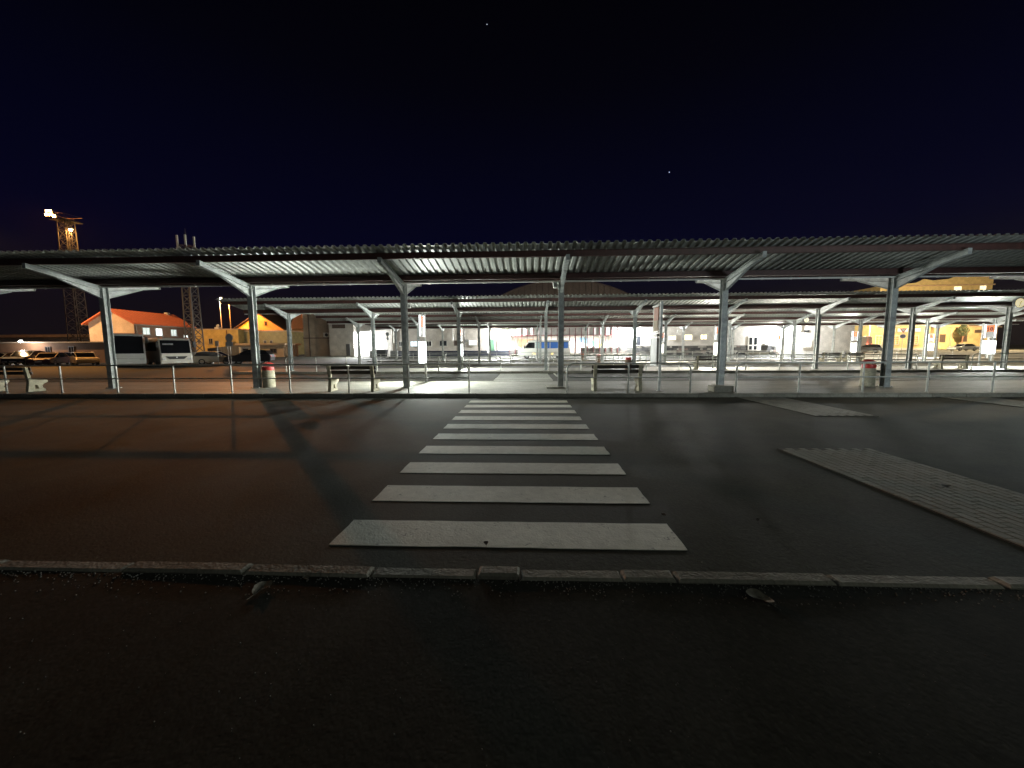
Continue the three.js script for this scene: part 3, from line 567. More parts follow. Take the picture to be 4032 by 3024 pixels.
  win(43.65, 45.1, 1.5, 2.5, mats.panelGrey, 0, mats.white, 0); P('vent', box(43.9, 44.7, 3.82, 4.22, 0, 0.05), mats.black); P('sign_board', box(40.9, 43.3, 4.0, 5.1, 0.05, 0.15), mats.white);
  for (const x of [30.4, 33.2]) P('eave_vent', box(x - 0.4, x + 0.4, 5.1, 5.2, 0.0, 0.1), mats.grey);
  P('terrace', box(-2.5, 16.5, base - 0.2, 0.6, 0.04, 2.6), mats.kerb);
}
function floodlight(x, y, z, k, label, c = [0.97, 1, 1]) {
  const t = thing('wall_floodlight', label, 'floodlight', [x, y, z], 0, 'white floodlights on the station wall');
  part('housing', rbox(-0.22, 0.22, 0.02, 0.16, -0.16, 0.14, 0.02, 1), mats.grey, t); part('wall_bracket', box(-0.03, 0.03, 0.06, 0.12, -0.6, -0.16), mats.grey, t);
  part('lamp_bulb', (() => { const g = new THREE.SphereGeometry(0.1, 16, 10); g.scale(1.7, 0.9, 1.2); g.translate(0, -0.05, 0.02); return g; })(), emit('floodlight lamp', c, 60), t);
  const l = new THREE.PointLight(new THREE.Color().setRGB(...c), k); l.position.set(0, -0.05, 0.02); l.shadow.radius = 5; l.castShadow = true; t.add(l);
}
floodlight(-27.3, 3.7, -60.9, 700, 'white floodlight on the bare white wall beside the stair tower');
floodlight(-3.2, 4.1, -61.3, 1050, 'glaring white floodlight beside the lit doorway', [0.97, 1, 1]);
floodlight(16.1, 4.3, -61.3, 1250, 'glaring white floodlight at the end of the glazed hall');
floodlight(40.2, 4.85, -61.2, 1250, 'glaring white floodlight on the white wall past the door');
// dustbins, road sign and boxes by the side wing
{
  const t = thing('waste_container', 'dark wheeled waste container by the lit white wall', 'container', [-22.6, 0.28, -58]);
  part('bin_body', extrude([[-0.62, 0.12], [0.62, 0.12], [0.74, 1.1], [-0.74, 1.1]], 0.9, 0.03), mats.darkGrey, t); part('lid', rbox(-0.78, 0.78, 1.1, 1.22, -0.5, 0.5, 0.04, 2), mats.darkGrey, t);
  for (const [a, b] of [[-0.5, -0.3], [0.5, -0.3], [-0.5, 0.3], [0.5, 0.3]]) part('wheel', bar([a - 0.03, 0.08, b], [a + 0.03, 0.08, b], 0.08, 10), mats.rubber, t);
}
for (const [x, w, l] of [[-24.0, 1.0, 'grey utility cabinet beside the dark waste container, nearer the stair tower'], [-20.7, 1.1, 'grey utility cabinet under the road sign by the side wing']]) {
  const t = thing('utility_cabinet', l, 'cabinet', [x, 0.28, -58]); part('cabinet_body', rbox(-w / 2, w / 2, 0.06, 1.08, -0.25, 0.25, 0.015, 1), mats.grey, t); part('cabinet_door', box(-w / 2 + 0.05, w / 2 - 0.05, 0.12, 1.0, 0.25, 0.265), mats.grey, t); part('base', box(-w / 2 - 0.03, w / 2 + 0.03, -0.1, 0.06, -0.28, 0.28), mats.kerb, t);
}
// ---------------------------------------------------------------- road signs
function disc(r, d = 0.02) { const g = new THREE.CylinderGeometry(r, r, d, 24); g.rotateX(Math.PI / 2); return g; }
function roadSign(x, y, z, h, heads, label, turn = 0) {
  const t = thing('road_sign', label, 'road sign', [x, y, z], turn); part('post', bar([0, -0.1, 0], [0, h, 0], 0.032, 8), mats.steel, t);
  for (const [kind, yy, s, m, back] of heads) {
    if (kind === 'disc') { const g = disc(s); g.translate(0, yy, 0.05); const p = part('sign_plate', g, m, t); if (back) { const q = disc(s * 0.72, 0.006); q.translate(0, yy, 0.064); part('sign_field', q, back, p); } }
    if (kind === 'box') part('sign_plate', box(-s[0] / 2, s[0] / 2, yy - s[1] / 2, yy + s[1] / 2, 0.04, 0.06), m, t);
    if (kind === 'yield') { const tri = (k) => extrude([[-s * k, yy + s * 0.5 * k], [0, yy - s * 1.1 * k], [s * k, yy + s * 0.5 * k]], 0.02); const a = tri(1); a.translate(0, 0, 0.05); const p = part('sign_plate', a, m, t); const b = tri(0.62); b.translate(0, 0.0, 0.058); part('sign_field', b, back, p); }
  }
}
roadSign(-20.9, 0.2, -56, 3.9, [['disc', 3.6, 0.3, mats.signBack], ['disc', 2.95, 0.22, mats.signBack]], 'tall road sign with two grey discs before the lit white wall');
roadSign(-31.6, 0, -39, 3.4, [['disc', 2.9, 0.42, mats.signBack], ['box', 2.25, [0.7, 0.5], mats.signBack]], 'large grey disc road sign beside the dark parked car');
roadSign(-33.0, 0, -39, 2.6, [['box', 2.3, [0.42, 0.6], mats.wallTan]], 'small rectangular sign on a thin post beside the white car');
roadSign(-31.95, 0, -39.1, 2.5, [['box', 2.2, [0.4, 0.5], mats.wallTan]], 'small rectangular sign on a thin post next to the disc sign');
roadSign(59.86, 0.42, -62.9, 4.1, [['yield', 3.75, 0.42, mats.red, mats.white], ['disc', 2.72, 0.33, mats.signBlue, mats.darkGrey]], 'red triangular yield sign above a dark round sign before the yellow house', -0.75);

// ---------------------------------------------------------------- vehicles
const wheelGeo = (() => { const p = [[0.2, -0.1], [0.3, -0.11], [0.325, -0.08], [0.33, 0], [0.325, 0.08], [0.3, 0.11], [0.2, 0.1]]; const g = new THREE.LatheGeometry(p.map((q) => new THREE.Vector2(...q)), 24); g.rotateX(Math.PI / 2); const r = new THREE.CylinderGeometry(0.205, 0.205, 0.16, 16); r.rotateX(Math.PI / 2); return { tyre: ready(g), rim: ready(r) }; })();
function wheel(parent, x, y, z, s = 1) { const w = part('wheel', wheelGeo.tyre, mats.rubber, parent, [x, y, z]); w.scale.setScalar(s); part('rim', wheelGeo.rim, mats.rim, w); }
const paint = (n, c) => M(n, c, 0.35, 0.1, { clearcoat: 1, clearcoatRoughness: 0.06 });
// nose towards +x, width along z
function car(kind, pos, turn, color, label, o = {}) {
  const t = thing('parked_car', label, 'car', pos, turn, 'parked cars'), W = 1.76;
  const P = {
    sedan: { body: [[-2.25, 0.32], [-2.28, 0.72], [-2.2, 0.94], [-1.5, 0.97], [0.75, 0.93], [1.75, 0.84], [2.18, 0.68], [2.22, 0.34], [1.9, 0.24], [-1.95, 0.24]], roof: [[-1.75, 0.95], [-1.05, 1.40], [-0.2, 1.45], [0.25, 1.38], [1.0, 0.92]] },
    hatch: { body: [[-1.95, 0.32], [-2.0, 0.75], [-1.9, 0.98], [0.8, 0.95], [1.65, 0.84], [2.0, 0.66], [2.03, 0.34], [1.75, 0.24], [-1.7, 0.24]], roof: [[-1.88, 0.97], [-1.6, 1.38], [-0.8, 1.48], [0.15, 1.42], [1.05, 0.94]] },
    suv: { body: [[-2.2, 0.42], [-2.26, 0.85], [-2.15, 1.1], [0.85, 1.08], [1.85, 0.98], [2.2, 0.82], [2.24, 0.42], [1.95, 0.32], [-1.95, 0.32]], roof: [[-2.1, 1.09], [-1.75, 1.56], [-0.9, 1.68], [0.1, 1.62], [1.05, 1.07]] },
  }[kind];
  const b = part('body', extrude(P.body, W, 0.07), color, t);
  part('glasshouse', extrude(P.roof, W - 0.26, 0.06), mats.darkGlass, t);
  const R = P.roof, top = [[R[1][0] - 0.05, R[1][1] - 0.03], [R[1][0], R[1][1] + 0.012], [R[2][0], R[2][1] + 0.014], [R[3][0], R[3][1] + 0.012], [R[3][0] + 0.06, R[3][1] - 0.03], [R[2][0], R[2][1] - 0.04]];
  part('roof', extrude(top.reverse(), W - 0.24, 0.012), color, t);
  for (const s of [-1, 1]) {
    for (const [a, c] of [[R[0], R[1]], [R[3], R[4]]]) part('roof_pillar', beam([a[0], a[1] - 0.02, s * (W / 2 - 0.16)], [c[0], c[1] - 0.02, s * (W / 2 - 0.16)], 0.06, 0.06), color, t);
    part('side_mirror', rbox(R[4][0] - 0.4, R[4][0] - 0.22, R[4][1] + 0.02, R[4][1] + 0.15, s * (W / 2 - 0.02), s * (W / 2 + 0.12), 0.03, 1), color, t);
    part('headlight', rbox(P.body[6][0] - 0.2, P.body[6][0] + 0.005, P.body[6][1] - 0.02, P.body[6][1] + 0.11, s * (W / 2 - 0.08), s * (W / 2 - 0.45), 0.03, 1), o.lamps ? emit('car headlight glow', [1, 0.9, 0.65], 2.5) : mats.rim, t);
    part('tail_light', rbox(P.body[1][0] - 0.004, P.body[1][0] + 0.1, P.body[1][1], P.body[1][1] + 0.14, s * (W / 2 - 0.08), s * (W / 2 - 0.4), 0.02, 1), mats.red, t);
    for (const x of [P.body[0][0] + 0.85, P.body[6][0] - 0.88]) wheel(t, x, 0.33, s * (W / 2 - 0.1));
    part('door_handle', box(-0.5, -0.3, R[4][1] - 0.1, R[4][1] - 0.07, s * (W / 2 - 0.01), s * (W / 2 + 0.015)), color, b);
  }
  part('number_plate', box(P.body[6][0] + 0.0, P.body[6][0] + 0.03, 0.42, 0.53, -0.26, 0.26), mats.white, t);
  return t;
}
const black = paint('black car paint', [0.008, 0.008, 0.01]), whiteCar = paint('white car paint', [0.62, 0.61, 0.58]), darkRed = paint('dark maroon car paint', [0.06, 0.015, 0.012]), greyCar = paint('grey car paint', [0.1, 0.1, 0.105]), silver = paint('silver car paint', [0.36, 0.36, 0.36]), beige = paint('beige car paint', [0.42, 0.36, 0.27]);
car('suv', [-31.0, 0, -41.0], -2.95 + 0.15, black, 'black off-road car parked behind the red-topped bin');
car('hatch', [-35.2, 0, -41.4], 0.35, beige, 'pale hatchback with its nose at the black off-road car');
car('hatch', [-49.6, 0, -40.3], -0.55, whiteCar, 'white hatchback parked among dark cars by the low brown building');
car('sedan', [-53.2, 0, -40.0], -1.05, darkRed, 'maroon saloon parked beside the white hatchback');
car('sedan', [-55.2, 0, -42.0], -1.1, greyCar, 'grey saloon behind the maroon saloon');
car('suv', [-57.2, 0, -40.8], -1.05, black, 'black off-road car in the row by the low brown building');
car('hatch', [-60.2, 0, -40.6], -1.05, greyCar, 'grey hatchback in the row by the low brown building');
car('sedan', [-62.9, 0, -40.8], -1.05, black, 'black saloon in the row by the low brown building');
car('hatch', [-65.5, 0, -41.6], -1.05, silver, 'silver hatchback at the end of the parked row');
car('sedan', [90.4, gh(82), -82.2], Math.PI - 0.05, whiteCar, 'white saloon on the street before the gabled yellow building');
car('hatch', [61.2, gh(71), -70.5], 2.3, greyCar, 'grey hatchback behind the white box van');

function coach(pos, turn, o, label) { // front towards +z
  const t = thing('parked_coach', label, 'coach', pos, turn, 'coaches parked in the yard'), w = 1.25, H = o.H, L = o.L, c = o.paint;
  const side = [[0.02, 0.32], [0.03, 1.1], [-0.1, 1.5], [-0.42, H - 0.25], [-0.75, H - 0.04], [-1.2, H], [-L + 0.3, H], [-L, H - 0.3], [-L, 0.32]];
  part('body', sideways(extrude(side, 2 * w, 0.12)), c, t);
  const ws = 1.32, tilt = Math.atan2(0.32, H - 1.75);
  // windscreen follows the raked front
  const scr = part('windscreen', (() => { const g = rbox(-w + 0.13, w - 0.13, 0, (H - 0.28 - ws) / Math.cos(tilt), -0.02, 0.03, 0.02, 2); g.rotateX(-tilt); return g; })(), mats.darkGlass, t, [0, ws, o.scrZ ?? -0.02]);
  if (o.card) part('windscreen_card', (() => { const g = box(-w + 0.3, -0.15, 0.85, 1.0, 0.032, 0.04); g.rotateX(-tilt); return g; })(), mats.grey, scr);
  part('dash_panel', rbox(-w + 0.1, w - 0.1, 1.05, 1.30, -0.05, 0.06, 0.03, 1), c, t);
  if (o.grille) part('grille', extrude([[-0.85, 1.02], [-0.55, 0.74], [0.55, 0.74], [0.85, 1.02]].reverse(), 0.08, 0.01), mats.black, t, [0, 0, 0.06]);
  else part('front_seam', box(-w + 0.12, w - 0.12, 0.86, 0.88, 0.0, 0.045), mats.darkGrey, t);
  part('bumper', rbox(-w + 0.02, w - 0.02, 0.3, 0.66, -0.2, 0.1, 0.05, 2), c, t); part('number_plate', box(-0.27, 0.27, 0.4, 0.51, 0.1, 0.112), mats.white, t); part('badge', disc(0.07, 0.03), mats.rim, t, [0, 0.92, 0.105]);
  for (const s of [-1, 1]) {
    const lo = [s * (w - 0.42), s * (w - 0.12)];
    part('headlight', rbox(lo[0], lo[1], 0.66, 0.86, -0.02, 0.075, 0.03, 1), M('headlight glass', [0.75, 0.75, 0.75], 0.08, 0.4), t);
    const arm = part('mirror_arm', beam([s * (w - 0.06), H - 0.3, -0.35], [s * (w + 0.16), H - 0.4, 0.1], 0.05, 0.05), mats.black, t); part('mirror', rbox(s * (w + 0.02), s * (w + 0.24), H - 1.0, H - 0.42, 0.03, 0.17, 0.04, 1), mats.black, arm);
    for (let z = -1.3; z > -L + 1; z -= 1.45) part('side_window', box(s * (w - 0.015), s * (w + 0.01), 1.55, H - 0.45, z, z - 1.38), mats.darkGlass, t);
    for (const z of [-2.6, -L + 3.0]) { const W2 = part('wheel', (() => { const g = new THREE.CylinderGeometry(0.48, 0.48, 0.28, 24); g.rotateZ(Math.PI / 2); return g; })(), mats.rubber, t, [s * (w - 0.14), 0.48, z]); part('rim', (() => { const g = new THREE.CylinderGeometry(0.28, 0.28, 0.3, 16); g.rotateZ(Math.PI / 2); return g; })(), mats.rim, W2); }
    part('marker_light', box(s * (w - 0.35), s * (w - 0.15), H - 0.1, H - 0.04, -0.5, -0.42), mats.orange, t);
  }
  return t;
}
coach([-38.3, 0, -34.7], 0.86, { H: 3.3, L: 11.5, paint: paint('white coach paint', [0.5, 0.51, 0.485]) }, 'tall white coach with a very large dark windscreen');
coach([-35.1, 0, -36.4], 0.94, { H: 2.9, L: 9.5, paint: paint('dusty white coach paint', [0.52, 0.49, 0.43]), grille: true, card: true }, 'lower white coach with a black grille and a card in its windscreen');

{ // white minibus before the glazed hall, nose towards -x
  const t = thing('minibus', 'white minibus with blue-curtained windows before the glazed hall', 'minibus', [2.4, gh(54.5), -54.3], Math.PI), L = 3.6, W = 2.0, wp = paint('white van paint', [0.6, 0.6, 0.57]);
  const prof = [[-L, 0.42], [-L - 0.02, 1.4], [-L + 0.1, 2.5], [-L + 0.4, 2.62], [1.9, 2.62], [2.25, 2.5], [3.0, 1.5], [3.45, 1.22], [3.62, 1.0], [3.62, 0.45], [3.4, 0.36], [-L + 0.2, 0.36]];
  part('body', extrude(prof, W, 0.1), wp, t);
  part('windscreen', (() => { const g = rbox(-W / 2 + 0.14, W / 2 - 0.14, 0, 1.22, -0.02, 0.02, 0.015, 1); g.rotateX(-0.64); g.rotateY(Math.PI / 2); g.translate(3.0, 1.5, 0); return g; })(), mats.darkGlass, t);
  const blue = M('blue curtain behind glass', [0.06, 0.16, 0.5], 0.12, 0, { clearcoat: 1 }), pale = M('pale blue pane', [0.3, 0.45, 0.5], 0.1, 0, { clearcoat: 1 });
  for (const s of [-1, 1]) {
    part('cab_window', extrude([[1.35, 1.48], [2.75, 1.48], [2.2, 2.28], [1.35, 2.28]], 0.02), mats.darkGlass, t, [0, 0, s * (W / 2 + 0.005)]);
    for (const [a, b, m] of [[0.5, 1.2, pale], [-0.75, 0.42, blue], [-2.0, -0.85, blue], [-3.35, -2.1, blue]]) part('side_window', rbox(a, b, 1.45, 2.3, s * (W / 2 - 0.01), s * (W / 2 + 0.014), 0.008, 1), m, t);
    part('window_band', box(-3.4, 1.3, 2.3, 2.36, s * (W / 2 - 0.01), s * (W / 2 + 0.01)), mats.black, t);
    for (const x of [2.45, -2.1]) wheel(t, x, 0.36, s * (W / 2 - 0.12), 1.08);
    for (const x of [1.45, -1.15]) part('side_marker_light', rbox(x - 0.22, x + 0.22, 0.62, 0.8, s * (W / 2 - 0.01), s * (W / 2 + 0.025), 0.01, 1), emit('amber marker light', [1, 0.6, 0.03], 2.4), t);
    part('headlight', rbox(3.3, 3.6, 0.98, 1.2, s * (W / 2 - 0.06), s * (W / 2 - 0.5), 0.03, 1), emit('minibus headlight', [1, 0.98, 0.92], 4), t);
    part('tail_light', rbox(-L - 0.035, -L + 0.05, 1.0, 1.5, s * (W / 2 - 0.1), s * (W / 2 - 0.28), 0.02, 1), emit('minibus tail light', [1, 0.06, 0.05], 1.0), t);
    part('mirror', rbox(2.75, 2.9, 1.45, 1.85, s * (W / 2 + 0.06), s * (W / 2 + 0.24), 0.03, 1), mats.black, t);
    part('trim_strip', box(-3.5, 3.3, 0.86, 0.92, s * (W / 2 - 0.01), s * (W / 2 + 0.012)), mats.grey, t);
  }
}
{ // white box van seen from behind, right of the station
  const t = thing('box_van', 'white box van with a glowing red tail light beyond the station end', 'van', [65.0, gh(73), -74.6], 0.5), W = 2.1, wp = paint('dirty white van paint', [0.55, 0.5, 0.48]);
  part('cargo_box', rbox(-W / 2, W / 2, 0.95, 3.0, -4.2, 0, 0.05, 2), wp, t); part('cab', sideways(extrude([[-4.2, 0.6], [-4.2, 2.2], [-4.8, 2.2], [-5.5, 1.4], [-6.0, 1.2], [-6.0, 0.6]], W - 0.1, 0.06)), wp, t); part('chassis', box(-W / 2 + 0.2, W / 2 - 0.2, 0.6, 0.95, -4.2, -0.05), mats.black, t);
  part('rear_door_seam', box(-0.012, 0.012, 1.0, 2.95, 0, 0.01), mats.darkGrey, t);
  for (const s of [-1, 1]) { part('tail_light', rbox(s * (W / 2 - 0.32), s * (W / 2 - 0.06), 1.2, 1.6, -0.02, 0.05, 0.02, 1), emit('van tail light', [1, 0.1, 0.05], s < 0 ? 4 : 1.2), t); part('marker_light', box(s * 0.55, s * 0.85, 2.84, 2.94, 0, 0.03), emit('van marker light', [1, 0.06, 0.03], s < 0 ? 0.6 : 2.5), t); for (const z of [-0.9, -5.2]) { const w = part('wheel', (() => { const g = new THREE.CylinderGeometry(0.36, 0.36, 0.24, 20); g.rotateZ(Math.PI / 2); return g; })(), mats.rubber, t, [s * (W / 2 - 0.2), 0.36, z]); part('rim', (() => { const g = new THREE.CylinderGeometry(0.2, 0.2, 0.25, 12); g.rotateZ(Math.PI / 2); return g; })(), mats.rim, w); } }
  const l = new THREE.PointLight(new THREE.Color().setRGB(1, 0.1, 0.05), 6); l.position.set(-0.9, 1.4, 0.35); l.castShadow = true; t.add(l);
}

// ---------------------------------------------------------------- neighbouring houses
function wallWindow(S, x0, x1, y0, y1, z, pane, frame = mats.white, axis = 'z') {
  const f = 0.09, t = 0.07, B = (a, b, c, d, e, h) => { const g = box(a, b, c, d, e, h); if (axis === 'x') g.rotateY(Math.PI / 2); return g; };
  const w = part('window', [B(x0, x1, y0, y0 + f, 0, t), B(x0, x1, y1 - f, y1, 0, t), B(x0, x0 + f, y0 + f, y1 - f, 0, t), B(x1 - f, x1, y0 + f, y1 - f, 0, t), B((x0 + x1) / 2 - 0.03, (x0 + x1) / 2 + 0.03, y0 + f, y1 - f, 0, t * 0.8)], frame, S, axis === 'z' ? [0, 0, z] : [z, 0, 0]);
  part('window_pane', B(x0 + f, x1 - f, y0 + f, y1 - f, 0.006, 0.025), pane, w); part('window_sill', B(x0 - 0.08, x1 + 0.08, y0 - 0.07, y0 - 0.004, 0, 0.14), mats.kerb, w);
}
function gableHouse(name, label, pos, turn, w, L, e, r, wall, roof, o = {}) { // gable faces +z, ridge along z
  const t = thing(name, label, 'house', pos, turn), b = -0.5;
  part('wall', extrude([[-w / 2, b], [w / 2, b], [w / 2, e], [0, r - 0.12], [-w / 2, e]], L), wall, t, [0, 0, -L / 2]);
  const ov = 0.5, a = Math.atan2(r - e, w / 2), s = (w / 2 + ov) / Math.cos(a);
  for (const k of [-1, 1]) {
    const rf = part('roof', (() => { const g = new THREE.BoxGeometry(s, 0.14, L + 2 * ov); g.translate(k * s / 2, 0, 0); g.rotateZ(-k * a); g.translate(0, r + 0.02, -L / 2); return g; })(), roof, t);
    for (let z = -L - ov + 0.3; z < ov; z += o.seam || 0.6) part('roof_batten', (() => { const g = new THREE.BoxGeometry(s - 0.02, 0.05, 0.06); g.translate(k * s / 2, 0.092, 0); g.rotateZ(-k * a); g.translate(0, r + 0.02, z); return g; })(), roof, rf);
    part('gutter', (() => { const g = bar([0, 0, ov - 0.1], [0, 0, -L - ov + 0.1], 0.07, 8); g.translate(k * (w / 2 + ov + 0.03), r - Math.tan(a) * (w / 2 + ov) - 0.04, 0); return g; })(), mats.wallTan, rf);
  }
  return t;
}
{ // house with the orange roof
  const t = gableHouse('railway_house', 'tan two-storey house with an orange roof and four lit windows', [-60.95, 0, -53.3], 0.06, 6.5, 10.3, 5.72, 7.65, mats.peach, mats.roofRed);
  part('shaded_side_wall', box(3.25, 3.28, -0.3, 5.6, -0.02, -10.28), mats.brick, t);  // wall on the shadow side, its shade put into a brown sheet
  const lit = [mats.litSoft, mats.litWhite, mats.litSoft, mats.litWhite];
  [[1.2, 2.4, 3.95, 5.05], [3.3, 4.5, 3.85, 5.05], [6.0, 7.1, 3.9, 5.0], [8.4, 9.3, 3.65, 4.2]].forEach(([a, b, c, d], i) => wallWindow(t, a, b, c, d, 3.28, lit[i], mats.white, 'x'));
  for (const [a, b] of [[2, 3.1], [5, 6.1], [8, 9.1]]) wallWindow(t, a, b, 1.2, 2.4, 3.28, mats.paneDark, mats.white, 'x');
  part('downpipe', bar([3.36, -0.2, -0.25], [3.36, 5.5, -0.25], 0.05, 8), mats.wallTan, t); part('downpipe', bar([3.36, -0.2, -10.05], [3.36, 5.5, -10.05], 0.05, 8), mats.wallTan, t); part('plinth_band', box(-3.3, 3.3, -0.3, 0.7, 0.0, 0.04), mats.brick, t); wallWindow(t, -1.9, -0.9, 1.3, 2.5, 0.0, mats.paneDark, mats.white);
  part('roof_vent', rbox(-0.3, 0.3, 7.5, 8.0, -9.2, -9.7, 0.04, 1), mats.wallTan, t);
}
{ // low brown building behind the parked cars
  const t = thing('low_building', 'long low brown building behind the parked cars', 'building', [-75, 0, -48.2]);
  part('wall', box(-20, 18.6, -0.3, 2.68, 0, -5), mats.brick, t); part('roof_slab', box(-20.2, 18.8, 2.68, 2.82, 0.25, -5.2), mats.wallTan, t);
  for (const x of [10.3, 13.6, -3, -9]) wallWindow(t, x, x + 0.8, 1.35, 2.2, 0, mats.paneDark, mats.brownDark);
}
{
  const t = thing('yard_lamp', 'glaring white yard lamp above the low brown building', 'lamp', [-66.1, 2.82, -46.9]);
  part('lamp_arm', box(-0.03, 0.03, 0, 0.06, -0.8, 0), mats.grey, t); part('lamp_bulb', (() => { const g = new THREE.SphereGeometry(0.2, 16, 10); g.scale(1.1, 0.6, 0.8); g.translate(0, 0.06, 0.1); return g; })(), emit('yard lamp light', [1, 0.98, 0.94], 60), t);
  const l = new THREE.PointLight(new THREE.Color().setRGB(1, 0.95, 0.88), 60); l.position.set(0, 0.06, 0.1); l.castShadow = true; l.shadow.radius = 6; t.add(l);
}
{
  const t = thing('goods_shed', 'long pale shed beyond the low brown building', 'building', [-112, 0, -84]);
  part('wall', box(-30, 12.5, 0, 4.6, 0, -9), mats.wallCream, t); part('roof', box(-30.4, 12.9, 4.75, 5.4, 0.5, -9.5), mats.wallWhite, t); part('eave_board', box(-30.2, 12.7, 4.6, 4.75, 0.3, -9.3), mats.darkGrey, t);
  for (let x = -24; x < 10; x += 6) part('loading_door', box(x, x + 2.4, 0.4, 3.6, 0, 0.06), mats.brown, t);
}
{
  const t = thing('brick_chimney', 'tall tan chimney rising behind the pale shed', 'chimney', [-106.9, 0.5, -95]);
  part('shaft', extrude([[-0.75, 0], [0.75, 0], [0.52, 10.3], [-0.52, 10.3]], 1.2, 0.02), mats.peach, t); part('cap', box(-0.66, 0.66, 10.3, 10.6, -0.72, 0.72), mats.brick, t); part('rust_band', box(-0.66, 0.66, 5.3, 5.5, -0.63, 0.63), mats.brick, t);
}
{ // yellow flat-roofed building, shade put into the wall colour of its olive wing
  const t = thing('yellow_building', 'yellow flat-roofed building beyond the coaches', 'building', [-62.6, gh(73), -73]);
  part('wall', box(-5.4, 5.3, -0.5, 5.1, 0, -9), mats.yellow, t); part('parapet', box(-5.5, 5.4, 5.1, 5.3, 0.08, -9.1), mats.peach, t);
  part('wing_wall', box(5.3, 14.3, -0.5, 4.75, -1.5, -9), mats.olive, t); part('parapet', box(5.4, 14.5, 4.75, 4.95, -1.4, -9.1), mats.peach, t);
  wallWindow(t, -0.85, 0.0, 2.25, 3.4, 0, mats.paneDark, mats.wallTan); wallWindow(t, -3.1, -2.5, 2.3, 3.2, 0, mats.paneDark, mats.wallTan); wallWindow(t, 6.4, 7.4, 2.3, 3.3, -1.5, mats.paneDark, mats.wallTan); wallWindow(t, 9.3, 9.9, 2.0, 3.0, -1.5, mats.paneDark, mats.wallTan); wallWindow(t, 10.6, 11.2, 2.0, 3.0, -1.5, mats.paneDark, mats.wallTan);
  part('roof_unit', rbox(-1.2, -0.2, 5.3, 5.75, -2, -2.8, 0.03, 1), mats.white, t); part('satellite_dish', (() => { const g = new THREE.SphereGeometry(0.45, 16, 8, 0, Math.PI * 2, 0, 0.9); g.rotateX(Math.PI / 2.6); g.translate(-0.4, 5.9, -2.2); return g; })(), mats.white, t); part('dish_mast', bar([-0.4, 5.3, -2.3], [-0.4, 6.0, -2.3], 0.03, 6), mats.steel, t);
  part('wall_pipe', bar([3.0, 0, 0.08], [3.0, 5, 0.08], 0.07, 8), mats.brick, t);
}
{
  const t = gableHouse('yellow_gable_house', 'yellow gabled house with a dark roof behind the olive wing', [-68.0, gh(93), -93.6], 0, 12.8, 14, 6.2, 10.2, mats.yellow, mats.roofDark, { seam: 1.2 });
  wallWindow(t, 1.6, 2.3, 7.1, 8.1, 0, mats.paneDark, mats.brick);
}
{
  const t = thing('dormer_house', 'dark-roofed house with small lit dormer windows', 'house', [-53, gh(95), -95]);
  part('wall', box(-7.5, 7.5, -0.5, 6.4, 0, -9), mats.peach, t);
  part('roof', (() => { const g = extrude([[0.6, 6.2], [-9.6, 6.2], [-4.5, 11.4]], 16); g.rotateY(-Math.PI / 2); return g; })(), mats.roofDark, t);
  for (const [x, y, m] of [[-5.3, 9.6, mats.litWarm], [-3.6, 9.6, mats.litWarm], [0.2, 8.8, mats.litWarm], [4.6, 7.6, mats.litWarm]]) { const z = -(y - 6.2) * 0.96 + 0.9; const d = part('dormer', [box(x - 0.75, x + 0.75, y - 0.9, y + 1.0, z, z - 1.8), box(x - 0.95, x + 0.95, y + 1.0, y + 1.14, z + 0.2, z - 2)], mats.brick, t); part('window_pane', box(x - 0.42, x + 0.42, y - 0.55, y + 0.7, z, z + 0.03), m, d); }
  for (const x of [-5, -2, 1, 4]) wallWindow(t, x, x + 1, 3.0, 4.6, 0, mats.paneDark, mats.wallTan);
}
{ // flat-roofed pavilion
  const t = thing('pavilion_kiosk', 'flat-roofed brown pavilion kiosk behind the black car', 'kiosk', [-43.9, gh(60), -60.6]);
  part('roof_slab', rbox(-4.2, 4.3, 1.98, 2.3, 0.3, -4.3, 0.06, 2), mats.peach, t); part('back_wall', box(-3.8, 3.9, -0.3, 1.98, -3.4, -3.9), mats.peach, t); part('front_wall', box(-1.2, 3.6, -0.3, 1.98, -0.35, -0.6), mats.peach, t); part('side_wall', box(3.4, 3.6, -0.3, 1.98, -0.6, -3.4), mats.peach, t);
  for (const x of [-3.8, -2.2]) part('door_jamb', box(x - 0.18, x + 0.18, -0.3, 1.75, -0.3, -0.7), mats.wallWhite, t);
  part('door_lintel', box(-3.62, -2.38, 1.45, 1.75, -0.3, -0.6), mats.wallWhite, t); part('doorway', box(-3.6, -2.4, -0.3, 1.45, -0.75, -0.85), mats.paneDark, t); wallWindow(t, 1.3, 2.4, 0.7, 1.45, -0.35, mats.paneDark, mats.brownDark);
}
{
  const t = thing('white_yard_wall', 'short white wall beside the lower coach', 'wall', [-39.1, 0, -43.8]); part('wall_face', rbox(-1.4, 1.3, -0.1, 1.3, -0.2, 0, 0.015, 1), mats.white, t); part('coping', box(-1.45, 1.35, 1.3, 1.36, -0.25, 0.05), mats.panelGrey, t);
}
{ // grey boarded fence rising towards the kiosk
  const t = thing('board_fence', 'grey boarded fence between the yellow building and the kiosk', 'fence', [-56, gh(63), -64]);
  for (let k = 0; k < 16; k++) part('board', box(k * 0.5, k * 0.5 + 0.47, -0.3, 1.5 + k * 0.045, -0.04, 0), mats.darkGrey, t);
}
